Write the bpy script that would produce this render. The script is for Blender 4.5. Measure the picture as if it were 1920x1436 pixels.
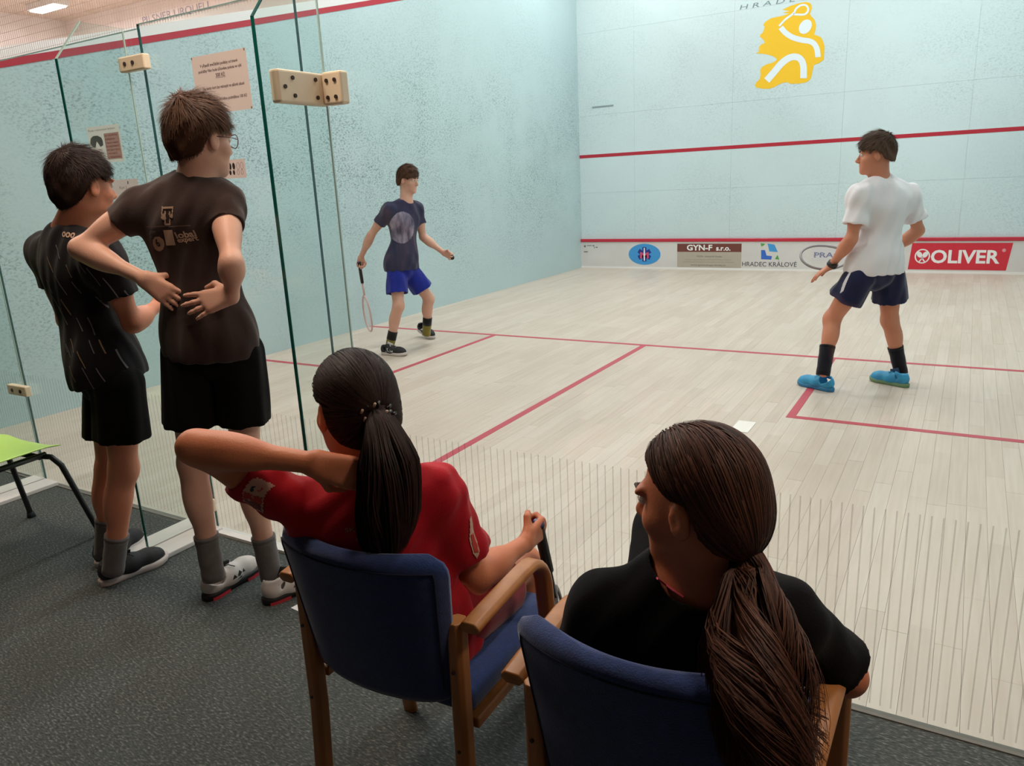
import bpy, bmesh, math, random
import numpy as np
from mathutils import Vector, Matrix
from mathutils.bvhtree import BVHTree

for _o in list(bpy.data.objects):
    bpy.data.objects.remove(_o)
scene = bpy.context.scene
COL = scene.collection

# ------------------------------------------------------------------ camera
CAM = np.array([5.6166, -2.0373, 1.4763])
EUL = (1.31128247, 0.0477901140, 0.531087603)
FPX = 1425.567
cam_data = bpy.data.cameras.new('camera')
cam_data.sensor_fit = 'HORIZONTAL'
cam_data.sensor_width = 36.0
cam_data.lens = FPX / 1920 * 36.0
cam_data.clip_start = 0.05
cam = bpy.data.objects.new('camera', cam_data)
COL.objects.link(cam)
cam.location = CAM
cam.rotation_euler = EUL
scene.camera = cam

# ------------------------------------------------------------------ world, exposure
world = bpy.data.worlds.new('world')
scene.world = world
world.use_nodes = True
world.node_tree.nodes['Background'].inputs[0].default_value = (1.0, 0.97, 0.94, 1)
world.node_tree.nodes['Background'].inputs[1].default_value = 0.15
scene.view_settings.view_transform = 'Standard'
scene.view_settings.look = 'None'
scene.view_settings.exposure = 0.0
scene.view_settings.gamma = 1.0
scene.view_settings.use_curve_mapping = False


def area(name, loc, sx, sy, power, color, rot=(0, 0, 0)):
    l = bpy.data.lights.new(name, 'AREA')
    l.shape = 'RECTANGLE'
    l.size, l.size_y = sx, sy
    l.energy = power
    l.color = color
    o = bpy.data.objects.new(name, l)
    COL.objects.link(o)
    o.location = loc
    o.rotation_euler = rot
    return o


# light of the fluorescent rows over the court (their housings are built with the ceiling)
COURT_W = (1.0, 0.985, 0.99)
for _x in (1.3, 5.1):
    for _y, _p in ((1.7, 56), (4.8, 72), (8.0, 84)):
        area('court_lamp_light', (_x, _y, 5.47), 0.3, 1.5, _p, COURT_W)
# neighbouring courts
for _x in (-3.4, -10.0):
    for _y in (3.0, 7.2):
        area('hall_lamp_light', (_x, _y, 5.47), 0.3, 1.5, 290, COURT_W)
# warm ceiling panels of the viewing gallery
GALLERY = [(0.9, -.62), (3.6, -.62), (6.6, -.62)]
for _x, _y in GALLERY:
    area('gallery_lamp_light', (_x, _y, 2.93), 0.5, 0.5, 26, (1.0, 0.80, 0.62))


# ------------------------------------------------------------------ image geometry helpers
def _rot(rx, ry, rz):
    c, s = np.cos, np.sin
    X = np.array([[1, 0, 0], [0, c(rx), -s(rx)], [0, s(rx), c(rx)]])
    Y = np.array([[c(ry), 0, s(ry)], [0, 1, 0], [-s(ry), 0, c(ry)]])
    Z = np.array([[c(rz), -s(rz), 0], [s(rz), c(rz), 0], [0, 0, 1]])
    return Z @ Y @ X


CM = _rot(*EUL)


def ray(u, v):
    return CM @ np.array([(u - 960) / FPX, -(v - 718) / FPX, -1.0])


def onp(u, v, ax, val):
    d = ray(u, v)
    return CAM + d * ((val - CAM[ax]) / d[ax])


def A(*p):
    return np.array(p, float)


def nrm(v):
    v = np.asarray(v, float)
    return v / (np.linalg.norm(v) + 1e-12)


FWH = nrm(A(CM[0, 2] * -1, CM[1, 2] * -1, 0))      # horizontal view direction


def jt(P0):
    """points of a figure standing at P0: seen pixel + metres in depth from P0's upright plane"""
    P0 = A(P0[0], P0[1], 0)

    def f(u, v, off=0.0):
        d = ray(u, v)
        t = (off + FWH @ (P0 - CAM)) / (FWH @ d)
        return CAM + d * t
    return f


# ------------------------------------------------------------------ materials
def lin(c):
    if isinstance(c, str):
        c = [int(c[i:i + 2], 16) for i in (0, 2, 4)]
    return tuple(((x / 255) / 12.92 if x / 255 <= 0.04045 else ((x / 255 + 0.055) / 1.055) ** 2.4) for x in c) + (1,)


MATS = {}


def base_mat(name, col, rough=0.6, **kw):
    if name in MATS:
        return MATS[name]
    m = bpy.data.materials.new(name)
    m.use_nodes = True
    nt = m.node_tree
    b = nt.nodes['Principled BSDF']
    b.inputs['Base Color'].default_value = lin(col)
    b.inputs['Roughness'].default_value = rough
    for k, v in kw.items():
        b.inputs[k].default_value = v
    MATS[name] = m
    return m


def N(nt, typ, **kw):
    n = nt.nodes.new(typ)
    for k, v in kw.items():
        if k.startswith('i_'):
            n.inputs[k[2:].replace('_', ' ')].default_value = v
        else:
            setattr(n, k, v)
    return n


def ramp(nt, fac, stops):
    r = nt.nodes.new('ShaderNodeValToRGB')
    while len(r.color_ramp.elements) < len(stops):
        r.color_ramp.elements.new(0.5)
    for e, (p, c) in zip(r.color_ramp.elements, stops):
        e.position = p
        e.color = c if len(c) == 4 else tuple(c) + (1,)
    nt.links.new(fac, r.inputs[0])
    return r.outputs[0]


def mixc(nt, fac, a, b, mode='MIX'):
    n = nt.nodes.new('ShaderNodeMix')
    n.data_type = 'RGBA'
    n.blend_type = mode
    for s, v in ((n.inputs[0], fac), (n.inputs[6], a), (n.inputs[7], b)):
        if hasattr(v, 'is_linked'):
            nt.links.new(v, s)
        else:
            s.default_value = v
    return n.outputs[2]


def mth(nt, op, a, b=0.0):
    n = nt.nodes.new('ShaderNodeMath')
    n.operation = op
    for s, v in ((n.inputs[0], a), (n.inputs[1], b)):
        if hasattr(v, 'is_linked'):
            nt.links.new(v, s)
        else:
            s.default_value = v
    return n.outputs[0]


def noisy(name, c1, c2, scale=8.0, rough=0.6, bump=0.0, bscale=60.0, stretch=(1, 1, 1), detail=4, coord='Object', **kw):
    """two-tone noise colour with fine bump"""
    if name in MATS:
        return MATS[name]
    m = base_mat(name, c1, rough, **kw)
    nt = m.node_tree
    b = nt.nodes['Principled BSDF']
    tc = N(nt, 'ShaderNodeTexCoord')
    mp = N(nt, 'ShaderNodeMapping')
    mp.inputs['Scale'].default_value = stretch
    nt.links.new(tc.outputs[coord], mp.inputs[0])
    n = N(nt, 'ShaderNodeTexNoise', i_Scale=scale, i_Detail=detail)
    nt.links.new(mp.outputs[0], n.inputs['Vector'])
    nt.links.new(ramp(nt, n.outputs[0], [(0.3, lin(c1)), (0.7, lin(c2))]), b.inputs['Base Color'])
    if bump:
        n2 = N(nt, 'ShaderNodeTexNoise', i_Scale=bscale, i_Detail=3)
        nt.links.new(mp.outputs[0], n2.inputs['Vector'])
        bp = N(nt, 'ShaderNodeBump', i_Strength=bump, i_Distance=0.004)
        nt.links.new(n2.outputs[0], bp.inputs['Height'])
        nt.links.new(bp.outputs[0], b.inputs['Normal'])
    return m


# ------------------------------------------------------------------ object helpers
def tag(o, label=None, cat=None, group=None, kind=None):
    if label: o['label'] = label
    if cat: o['category'] = cat
    if group: o['group'] = group
    if kind: o['kind'] = kind
    return o


def link(name, me, parent=None):
    o = bpy.data.objects.new(name, me)
    COL.objects.link(o)
    if parent is not None:
        o.parent = parent
    return o


def empty(name, loc=(0, 0, 0), rz=0):
    o = bpy.data.objects.new(name, None)
    o.empty_display_size = 0.1
    COL.objects.link(o)
    o.location = loc
    o.rotation_euler = (0, 0, rz)
    return o


def mesh(name, V, F, mat=None, parent=None, smooth=False, local=None):
    """V in world coordinates; local = origin to subtract (object placed there)"""
    me = bpy.data.meshes.new(name)
    V = np.asarray(V, float)
    o = None
    if local is not None:
        V = V - np.asarray(local, float)
    me.from_pydata(V.tolist(), [], F if isinstance(F, list) else F.tolist())
    if smooth:
        me.polygons.foreach_set('use_smooth', np.ones(len(me.polygons), bool))
    me.update()
    if mat: me.materials.append(mat)
    o = link(name, me, parent)
    if local is not None:
        o.location = local
    return o


class MB:
    """collects shapes into one mesh"""
    def __init__(s):
        s.V, s.F = [], []

    def add(s, V, F):
        n = len(s.V)
        s.V += [tuple(v) for v in V]
        s.F += [tuple(i + n for i in f) for f in F]
        return s

    def box(s, lo, hi):
        x0, y0, z0 = lo
        x1, y1, z1 = hi
        V = [(x0, y0, z0), (x1, y0, z0), (x1, y1, z0), (x0, y1, z0), (x0, y0, z1), (x1, y0, z1), (x1, y1, z1), (x0, y1, z1)]
        return s.add(V, [(0, 3, 2, 1), (4, 5, 6, 7), (0, 1, 5, 4), (1, 2, 6, 5), (2, 3, 7, 6), (3, 0, 4, 7)])

    def prism(s, poly, d):
        """poly: 3D points (planar), extruded by vector d"""
        n = len(poly)
        poly = [A(*p) for p in poly]
        d = A(*d)
        V = poly + [p + d for p in poly]
        F = [tuple(range(n - 1, -1, -1)), tuple(range(n, 2 * n))]
        F += [(i, (i + 1) % n, n + (i + 1) % n, n + i) for i in range(n)]
        return s.add(V, F)

    def sweep(s, pts, prof, up=(0, 0, 1), caps=True):
        """prof: list of (a,b) or function i->list ; a along side, b along up-ish"""
        pts = [A(*p) for p in pts]
        n = len(pts)
        rings = []
        side0 = None
        for i, p in enumerate(pts):
            t = nrm(pts[min(i + 1, n - 1)] - pts[max(i - 1, 0)])
            if side0 is None:
                u = A(*up)
                if abs(u @ t) > 0.98:
                    u = A(0, 1, 0) if abs(t[1]) < 0.9 else A(1, 0, 0)
                side = nrm(np.cross(t, u))
            else:
                side = nrm(side0 - t * (side0 @ t))
            side0 = side
            u2 = np.cross(side, t)
            pr = prof(i) if callable(prof) else prof
            rings.append([p + side * a + u2 * b for a, b in pr])
        m = len(rings[0])
        V = [v for r in rings for v in r]
        F = []
        for i in range(n - 1):
            for j in range(m):
                a, b = i * m + j, i * m + (j + 1) % m
                F.append((a, b, b + m, a + m))
        if caps:
            F.append(tuple(range(m - 1, -1, -1)))
            F.append(tuple(range((n - 1) * m, n * m)))
        return s.add(V, F)

    def tube(s, pts, r, m=8, caps=True):
        f = r if callable(r) else (lambda i: r)
        ang = [2 * math.pi * k / m for k in range(m)]
        return s.sweep(pts, lambda i: [(f(i) * math.cos(a), f(i) * math.sin(a)) for a in ang], caps=caps)

    def build(s, name, mat=None, parent=None, smooth=False, bevel=0.0, local=None, seg=2):
        o = mesh(name, s.V, s.F, mat, parent, smooth, local)
        if bevel:
            b = o.modifiers.new('bevel', 'BEVEL')
            b.width = bevel
            b.segments = seg
            b.limit_method = 'ANGLE'
            b.angle_limit = 0.6
        return o


def rect_prof(w, h, c=0.25):
    r = c * min(w, h)
    w, h = w / 2, h / 2
    return [(w - r, -h), (w, -h + r), (w, h - r), (w - r, h), (-w + r, h), (-w, h - r), (-w, -h + r), (-w + r, -h)]


_TXT = {}


def text_mesh(s, bold=False, extrude=0):
    """triangulated outline of a word in its own plane, height of a capital about 0.7"""
    key = (s, bold)
    if key in _TXT:
        return _TXT[key]
    c = bpy.data.curves.new('lettering', 'FONT')
    c.body = s
    c.size = 1.0
    c.resolution_u = 3
    if bold:
        c.offset = 0.028
    o = bpy.data.objects.new('lettering', c)
    COL.objects.link(o)
    dg = bpy.context.evaluated_depsgraph_get()
    me = bpy.data.meshes.new_from_object(o.evaluated_get(dg))
    V = np.array([v.co[:2] for v in me.vertices])
    F = [tuple(p.vertices) for p in me.polygons]
    bpy.data.objects.remove(o)
    bpy.data.meshes.remove(me)
    bpy.data.curves.remove(c)
    _TXT[key] = (V, F)
    return V, F


def lettering(name, s, o3, ux, uy, width=None, height=None, mat=None, parent=None, bold=False, shear=0.0, lift=None, fit=None):
    """flat word: lower-left corner o3, ux/uy unit axes; width / height in metres"""
    V, F = text_mesh(s, bold)
    V = V - V.min(0)
    w, h = V.max(0)
    sx = (width / w) if width else (height / h)
    sy = (height / h) if height else sx
    ux, uy, o3 = A(*ux), A(*uy), A(*o3)
    P = o3 + np.outer(V[:, 0] * sx + shear * V[:, 1] * sy, ux) + np.outer(V[:, 1] * sy, uy)
    if fit is not None:
        P = fit(P)
    return mesh(name, P, F, mat, parent)


def flat_poly(name, P, mat, parent=None):
    """flat shape from an ordered outline (triangulated)"""
    from mathutils.geometry import tessellate_polygon
    P = [Vector(tuple(float(x) for x in p)) for p in P]
    F = [tuple(t) for t in tessellate_polygon([P])]
    return mesh(name, [tuple(p) for p in P], F, mat, parent)


# ------------------------------------------------------------------ wall and floor materials
def wall_mat(name, base, spots, band):
    """painted court wall with ball marks; spots = mark density 0..1"""
    m = base_mat(name, base, 0.35)
    nt = m.node_tree
    b = nt.nodes['Principled BSDF']
    b.inputs['Specular IOR Level'].default_value = 0.3
    g = N(nt, 'ShaderNodeNewGeometry')
    pos = g.outputs['Position']
    fine = N(nt, 'ShaderNodeTexNoise', i_Scale=42.0, i_Detail=4.0, i_Roughness=0.7)
    mp = N(nt, 'ShaderNodeMapping')
    mp.inputs['Rotation'].default_value = (0.5, 0.3, 0.2)
    mp.inputs['Scale'].default_value = (1, 1, 1.7)
    nt.links.new(pos, mp.inputs[0])
    nt.links.new(mp.outputs[0], fine.inputs['Vector'])
    big = N(nt, 'ShaderNodeTexNoise', i_Scale=0.8, i_Detail=2.0)
    nt.links.new(pos, big.inputs['Vector'])
    sep = N(nt, 'ShaderNodeSeparateXYZ')
    nt.links.new(pos, sep.inputs[0])
    zz = mth(nt, 'DIVIDE', sep.outputs[2], 6.0)
    zone = ramp(nt, zz, [(p, (v, v, v)) for p, v in band])
    med = N(nt, 'ShaderNodeTexNoise', i_Scale=2.6, i_Detail=3.0)
    nt.links.new(pos, med.inputs['Vector'])
    patchy = ramp(nt, mth(nt, 'ADD', mth(nt, 'MULTIPLY', med.outputs[0], .5), mth(nt, 'MULTIPLY', big.outputs[0], .5)), [(0.38, (.12, .12, .12)), (0.62, (1, 1, 1))])
    dens = mth(nt, 'MULTIPLY', zone, patchy)
    mark = ramp(nt, fine.outputs[0], [(0.48, (0, 0, 0)), (0.66, (1, 1, 1))])
    fac = mth(nt, 'MULTIPLY', mth(nt, 'MULTIPLY', mark, dens), spots)
    var = N(nt, 'ShaderNodeTexNoise', i_Scale=0.5, i_Detail=1.0)
    nt.links.new(pos, var.inputs['Vector'])
    bl = lin(base)
    c0 = ramp(nt, var.outputs[0], [(0.3, tuple(x * 0.96 for x in bl[:3])), (0.7, tuple(min(1, x * 1.04) for x in bl[:3]))])
    nt.links.new(mixc(nt, fac, c0, lin('5f7476')), b.inputs['Base Color'])
    return m


M_LEFT = wall_mat('left_wall_paint', 'b8cdd0', 1.0, [(0.0, .12), (0.10, .5), (0.19, 1.0), (0.36, .95), (0.55, .35), (0.8, .1)])
M_FRONT = wall_mat('front_wall_paint', 'ccdcdf', .42, [(0.0, .3), (0.12, .8), (0.3, .35), (0.42, 1.0), (0.6, .5), (0.85, .15)])
M_WHITE = noisy('white_plaster', 'e6dcd8', 'ddd2cd', 2.0, 0.75, 0.1, 80)
M_RED = base_mat('red_paint', 'b32537', 0.38)
M_LINE = base_mat('red_floor_line', 'b8404f', 0.5)
M_CEIL = noisy('beige_ceiling', 'c9b8ab', 'bfae9f', 3.0, 0.8)
M_GREYW = noisy('gallery_wall_paint', '9a8f88', '8d837d', 2.0, 0.8)

# maple strips
M_WOOD = base_mat('maple_strip', 'd9c9b6', 0.42)
_nt = M_WOOD.node_tree
_b = _nt.nodes['Principled BSDF']
_b.inputs['Specular IOR Level'].default_value = 0.35
_oi = N(_nt, 'ShaderNodeObjectInfo')
_ge = N(_nt, 'ShaderNodeNewGeometry')
_rnd = mth(_nt, 'FRACT', mth(_nt, 'ADD', _oi.outputs['Random'], _ge.outputs['Random Per Island']))
_c = ramp(_nt, _rnd, [(0.0, lin('c4b3a5')), (0.5, lin('ccbcae')), (1.0, lin('d3c5b8'))])
_mp = N(_nt, 'ShaderNodeMapping')
_mp.inputs['Scale'].default_value = (60, 2.5, 10)
_nt.links.new(_ge.outputs['Position'], _mp.inputs[0])
_gr = N(_nt, 'ShaderNodeTexNoise', i_Scale=1.0, i_Detail=5.0)
_nt.links.new(_mp.outputs[0], _gr.inputs['Vector'])
_c = mixc(_nt, 0.35, _c, ramp(_nt, _gr.outputs[0], [(0.3, lin('bba898')), (0.7, lin('d9ccc0'))]))
_sc = N(_nt, 'ShaderNodeTexNoise', i_Scale=1.3, i_Detail=4.0)
_nt.links.new(_ge.outputs['Position'], _sc.inputs['Vector'])
_c = mixc(_nt, mth(_nt, 'MULTIPLY', ramp(_nt, _sc.outputs[0], [(0.45, (0, 0, 0)), (0.75, (1, 1, 1))]), 0.35), _c, lin('b5a797'))
_nt.links.new(_c, _b.inputs['Base Color'])

# carpet: short dark green-grey pile
M_CARPET = base_mat('green_grey_carpet', '3b4a4a', 0.95)
_nt = M_CARPET.node_tree
_b = _nt.nodes['Principled BSDF']
_b.inputs['Specular IOR Level'].default_value = 0.1
_ge = N(_nt, 'ShaderNodeNewGeometry')
_n1 = N(_nt, 'ShaderNodeTexNoise', i_Scale=150.0, i_Detail=3.0)
_mp = N(_nt, 'ShaderNodeMapping')
_mp.inputs['Rotation'].default_value = (0, 0, 0.5)
_mp.inputs['Scale'].default_value = (0.45, 1.3, 1)
_nt.links.new(_ge.outputs['Position'], _mp.inputs[0])
_nt.links.new(_mp.outputs[0], _n1.inputs['Vector'])
_c = ramp(_nt, _n1.outputs[0], [(0.30, lin('363a3b')), (0.55, lin('565958')), (0.75, lin('94948f'))])
_n2 = N(_nt, 'ShaderNodeTexNoise', i_Scale=2.5, i_Detail=2.0)
_nt.links.new(_ge.outputs['Position'], _n2.inputs['Vector'])
_c = mixc(_nt, mth(_nt, 'MULTIPLY', _n2.outputs[0], .6), _c, lin('454b4a'))
_nt.links.new(_c, _b.inputs['Base Color'])
_bp = N(_nt, 'ShaderNodeBump', i_Strength=0.6, i_Distance=0.004)
_nt.links.new(_n1.outputs[0], _bp.inputs['Height'])
_nt.links.new(_bp.outputs[0], _b.inputs['Normal'])


def glass_mat(name, tint, refl=1.0, rough=0.0):
    m = bpy.data.materials.new(name)
    m.use_nodes = True
    nt = m.node_tree
    nt.nodes.remove(nt.nodes['Principled BSDF'])
    out = nt.nodes['Material Output']
    t = N(nt, 'ShaderNodeBsdfTransparent')
    t.inputs[0].default_value = tint
    g = N(nt, 'ShaderNodeBsdfGlossy')
    g.inputs['Roughness'].default_value = rough
    fr = N(nt, 'ShaderNodeFresnel', i_IOR=1.45)
    ge = N(nt, 'ShaderNodeNewGeometry')
    # same reflectance on the way in and out of the pane (thin sheet)
    nt.links.new(mth(nt, 'ADD', 1.45, mth(nt, 'MULTIPLY', ge.outputs['Backfacing'], 1 / 1.45 - 1.45)), fr.inputs['IOR'])
    mx = N(nt, 'ShaderNodeMixShader')
    nt.links.new(mth(nt, 'MULTIPLY', fr.outputs[0], refl), mx.inputs[0])
    nt.links.new(t.outputs[0], mx.inputs[1])
    nt.links.new(g.outputs[0], mx.inputs[2])
    nt.links.new(mx.outputs[0], out.inputs[0])
    return m


M_GLASS = glass_mat('clear_toughened_glass', (0.93, 0.968, 0.958, 1), 0.8)
M_EDGE = base_mat('green_glass_edge', '0e5a50', 0.15)
M_EDGE2 = base_mat('dark_glass_edge', '1c4a4a', 0.2)
M_NYLON = base_mat('cream_nylon', 'e6d3b9', 0.45)
M_BOLT = base_mat('dark_bolt', '2d1c18', 0.5)
M_ALU = base_mat('white_floor_channel', 'ded8d6', 0.4)
M_ALU2 = base_mat('grey_gasket', '9a9694', 0.5)

# ------------------------------------------------------------------ the court shell
XL, XR, YF = 0.0, 6.4, 9.75
ZC = 5.69
rng = random.Random(4)

floor = MB().box((XL - 0.1, 0.0, -0.12), (XR + 0.1, YF + 0.1, -0.012)).build('floor', base_mat('subfloor', '6b5a48', 0.8))
tag(floor, 'pale maple strip floor of the squash court with red lines', kind='structure')
# strips run towards the front wall
SW = 0.0762
planks = []
ncol = 84
for i in range(ncol):
    y = 0.0
    first = True
    while y < YF:
        L = rng.uniform(0.45, 1.25)
        if first: L *= rng.uniform(0.3, 1); first = False
        y2 = min(YF, y + L)
        if YF - y2 < 0.15: y2 = YF
        planks.append((i * SW, y, y2 - y))
        y = y2


def inview(p):
    d = (A(*p) - CAM) @ CM
    if d[2] > -0.2: return None
    u = 960 + FPX * d[0] / -d[2]
    v = 718 - FPX * d[1] / -d[2]
    return -d[2] if (-20 < u < 1940 and -20 < v < 1456) else None


seen = []
for k, (x, y, L) in enumerate(planks):
    d = inview((x + SW / 2, y + L / 2, 0))
    if d is not None: seen.append((d, k))
seen.sort()
near = set(k for d, k in seen[:290])
plank_me = {}
rest = MB()
g = 0.0003
for k, (x, y, L) in enumerate(planks):
    x1 = min(x + SW, XR)
    dz = rng.uniform(-0.0004, 0)
    if k in near:
        Lq = round(L, 1)
        wq = round(x1 - x, 3)
        if (Lq, wq) not in plank_me:
            me = bpy.data.meshes.new('plank')
            bb = MB().box((g, g, -0.012), (wq - g, 1 - g, 0))
            me.from_pydata(bb.V, [], bb.F)
            me.materials.append(M_WOOD)
            plank_me[(Lq, wq)] = me
        o = link('plank', plank_me[(Lq, wq)], floor)
        o.location = (x, y, dz)
        o.scale = (1, L - g, 1)
    else:
        rest.box((x + g, y + g, -0.012), (x1 - g, y + L - g, dz))
o = rest.build('planks', M_WOOD, floor)
tag(o, 'maple strips of the far part of the court', kind='stuff')


def fline(x0, y0, x1, y1):
    MB().box((x0, y0, -0.002), (x1, y1, 0.0012)).build('court_line', M_LINE, floor)


fline(0, 4.26, 6.4, 4.31)
fline(3.175, 0, 3.225, 4.26)
fline(1.60, 2.61, 1.65, 4.26)
fline(0, 2.61, 1.60, 2.66)
fline(4.75, 2.61, 4.80, 4.26)
fline(4.80, 2.61, 6.4, 2.66)

carpet = MB().box((-4.0, -5.0, -0.1), (8.0, -0.003, 0.0)).build('floor_carpet', M_CARPET)
tag(carpet, 'dark green-grey carpet of the viewing gallery', kind='structure')

# left wall, following the sloping out line
def zout(y): return 2.13 + 2.44 * y / YF


lw = MB()
lw.prism([(0, 0, 0), (0, YF, 0), (0, YF, zout(YF) + 0.05), (0, 0, zout(0) + 0.05)], (-0.1, 0, 0))
wall_left = lw.build('wall_left', M_LEFT)
tag(wall_left, 'pale teal left court wall marked by balls, red sloping out line on top', kind='structure')
MB().prism([(0.003, 0, zout(0)), (0.003, YF, zout(YF)), (0.003, YF, zout(YF) + 0.05), (0.003, 0, zout(0) + 0.05)], (-0.02, 0, 0)).build('out_line', M_RED, wall_left)
MB().prism([(0.004, 0, zout(0) + 0.05), (0.004, YF, zout(YF) + 0.05), (0.004, YF, zout(YF) + 0.125), (0.004, 0, zout(0) + 0.125)], (-0.12, 0, 0)).build('cap_strip', base_mat('white_cap', 'e4e2e0', 0.4), wall_left)

# front wall: panels with narrow joints
wall_front = MB().box((-13.6, YF + 0.022, 0), (XR + 0.1, YF + 0.2, ZC)).build('wall_front', base_mat('panel_joint', 'bccfcf', 0.6))
tag(wall_front, 'pale teal panelled front wall of the squash court', kind='structure')
xs = [0.0, 0.955, 2.475, 3.985, 5.495, XR]
zs = [0.0, 1.225, 2.43, 3.65, 4.57]
for a in range(5):
    for b in range(4):
        MB().box((xs[a] + .0007, YF, zs[b] + .0007), (xs[a + 1] - .0007, YF + 0.02, zs[b + 1] - .0007)).build('panel', M_FRONT, wall_front)
MB().box((0, YF, 4.57), (XR, YF + 0.02, ZC)).build('upper_panel', M_WHITE, wall_front)
MB().box((-13.6, YF, 0), (-0.1, YF + 0.02, ZC)).build('neighbour_panel', M_WHITE, wall_front)
MB().box((0, YF - 0.0025, 1.78), (XR, YF + 0.001, 1.83)).build('service_line', M_RED, wall_front)
MB().box((0, YF - 0.0025, 4.57), (XR, YF + 0.001, 4.62)).build('out_line', M_RED, wall_front)

wall_right = MB().box((XR, 0, 0), (XR + 0.12, YF, ZC)).build('wall_right', M_LEFT)
tag(wall_right, 'pale teal right court wall', kind='structure')
far = MB().box((-13.7, 0, 0), (-13.55, YF + 0.2, ZC)).build('wall_far_left', M_WHITE)
tag(far, 'white end wall beyond the neighbouring courts', kind='structure')
nf = MB().box((-13.6, 0, -0.1), (-0.1, YF, 0)).build('floor_neighbour', M_WOOD)
tag(nf, 'wooden floor of the neighbouring courts', kind='structure')
ceil = MB().box((-13.7, -0.1, ZC), (XR + 0.2, YF + 0.2, ZC + 0.1)).build('ceiling', M_CEIL)
tag(ceil, 'beige hall ceiling over the courts', kind='structure')

# gallery shell
gc = MB().box((-4, -5, 3.0), (8, -0.05, 3.1)).build('ceiling_gallery', M_GREYW)
tag(gc, 'plain gallery ceiling', kind='structure')
for nm, lo, hi in (('wall_back', (-4, -5.1, 0), (8, -5, 3.1)), ('wall_gallery_left', (-4.1, -5.1, 0), (-4, 0, 3.1)), ('wall_gallery_right', (8, -5.1, 0), (8.1, 0, 3.1)),
                   ('wall_header', (-13.7, -0.1, 3.0), (XR + .2, -0.02, ZC)), ('wall_gallery_end', (XR, -0.1, 0), (8.1, 0, 3.1)), ('wall_neighbour_back', (-13.7, -0.1, 0), (-0.1, 0, 3.0))):
    o = MB().box(lo, hi).build(nm, M_GREYW)
    tag(o, {'wall_back': 'grey wall behind the viewing gallery', 'wall_gallery_left': 'grey left gallery wall', 'wall_gallery_right': 'grey right gallery wall',
            'wall_header': 'grey wall above the gallery opening', 'wall_gallery_end': 'grey wall end beside the court glass', 'wall_neighbour_back': 'grey back wall of the neighbouring courts'}[nm], kind='structure')

# ceiling fixtures
M_LAMP = base_mat('lamp_diffuser', 'ffffff', 0.5)
M_LAMP.node_tree.nodes['Principled BSDF'].inputs['Emission Color'].default_value = (1, .97, .94, 1)
M_LAMP.node_tree.nodes['Principled BSDF'].inputs['Emission Strength'].default_value = 6.0
M_LAMP2 = base_mat('gallery_diffuser', 'ffffff', 0.5)
M_LAMP2.node_tree.nodes['Principled BSDF'].inputs['Emission Color'].default_value = (1, .84, .68, 1)
M_LAMP2.node_tree.nodes['Principled BSDF'].inputs['Emission Strength'].default_value = 4.0
M_HOUS = base_mat('lamp_housing', 'd8d4d0', 0.5)


def fixture(x, y, w, l, z, label, grp, mat=M_LAMP, drop=0.12):
    e = empty('ceiling_lamp', (x, y, z))
    tag(e, label, 'lamp', grp)
    h = MB().box((-w / 2 - .04, -l / 2 - .04, -drop), (w / 2 + .04, l / 2 + .04, 0)).build('housing', M_HOUS, e, bevel=.01)
    MB().box((-w / 2, -l / 2, -drop - .03), (w / 2, l / 2, -drop)).build('diffuser', mat, e, bevel=.01)


for _x, _sx in ((1.3, 'left wall'), (5.1, 'right wall')):
    for _y, _sy in ((1.7, 'above the service boxes'), (4.8, 'above mid-court'), (8.0, 'near the front wall')):
        fixture(_x, _y, 0.3, 1.5, ZC, 'long white fluorescent ceiling lamp on the %s side, %s' % (_sx, _sy), 'lamps above the court')
for _x, _sx in ((-3.4, 'next court'), (-10.0, 'far court')):
    for _y, _sy in ((3.0, 'rear'), (7.2, 'front')):
        fixture(_x, _y, 0.3, 1.5, ZC, 'fluorescent lamp over the %s half of the %s' % (_sy, _sx), 'lamps above the neighbouring courts')
fixture(-12.0, 8.48, 0.95, 0.28, ZC, 'glowing ceiling lamp at the upper left corner, seen over the left wall', None)
for (_x, _y), _l in zip(GALLERY, ('above the green chair', 'above the standing boys', 'at the right end')):
    fixture(_x, _y, 0.5, 0.5, 3.0, 'square warm gallery ceiling panel ' + _l, 'gallery panels', M_LAMP2, 0.02)

# faded sponsor lettering high on the wall of the neighbouring court
lettering('sponsor_lettering', 'PILSNER URQUELL', (-10.62, YF - .004, 5.21), (1, 0, 0), (0, 0, 1), width=2.3, height=0.17, mat=base_mat('faded_grey_print', '9c96a4', 0.8), parent=wall_front)

# tin with sponsor boards
M_TIN = noisy('white_tin', 'dcd7d4', 'd2cdca', 3.0, 0.4)
tin = MB().box((0, YF - 0.03, 0.0), (XR, YF, 0.43)).build('trim_1', M_TIN)
tag(tin, 'white sponsor board along the foot of the front wall', kind='structure')
MB().box((0, YF - 0.045, 0.43), (XR, YF, 0.48)).build('tin_top_strip', base_mat('red_tin_strip', 'c02a40', 0.22), tin, bevel=.008)
MB().box((0, YF - 0.034, 0.0), (XR, YF - .03, 0.03)).build('foot_strip', base_mat('white_foot', 'eee9e6', 0.4), tin)
YT = YF - 0.031


def P2(x, z, k=0): return (x, YT - 0.001 * k, z)


def ell_poly(cx, cz, rx, rz, k, n=40):
    return [P2(cx + rx * math.cos(2 * math.pi * i / n), cz + rz * math.sin(2 * math.pi * i / n), k) for i in range(n)]


def rot_poly(pts, k): return [P2(x, z, k) for x, z in pts]


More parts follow.
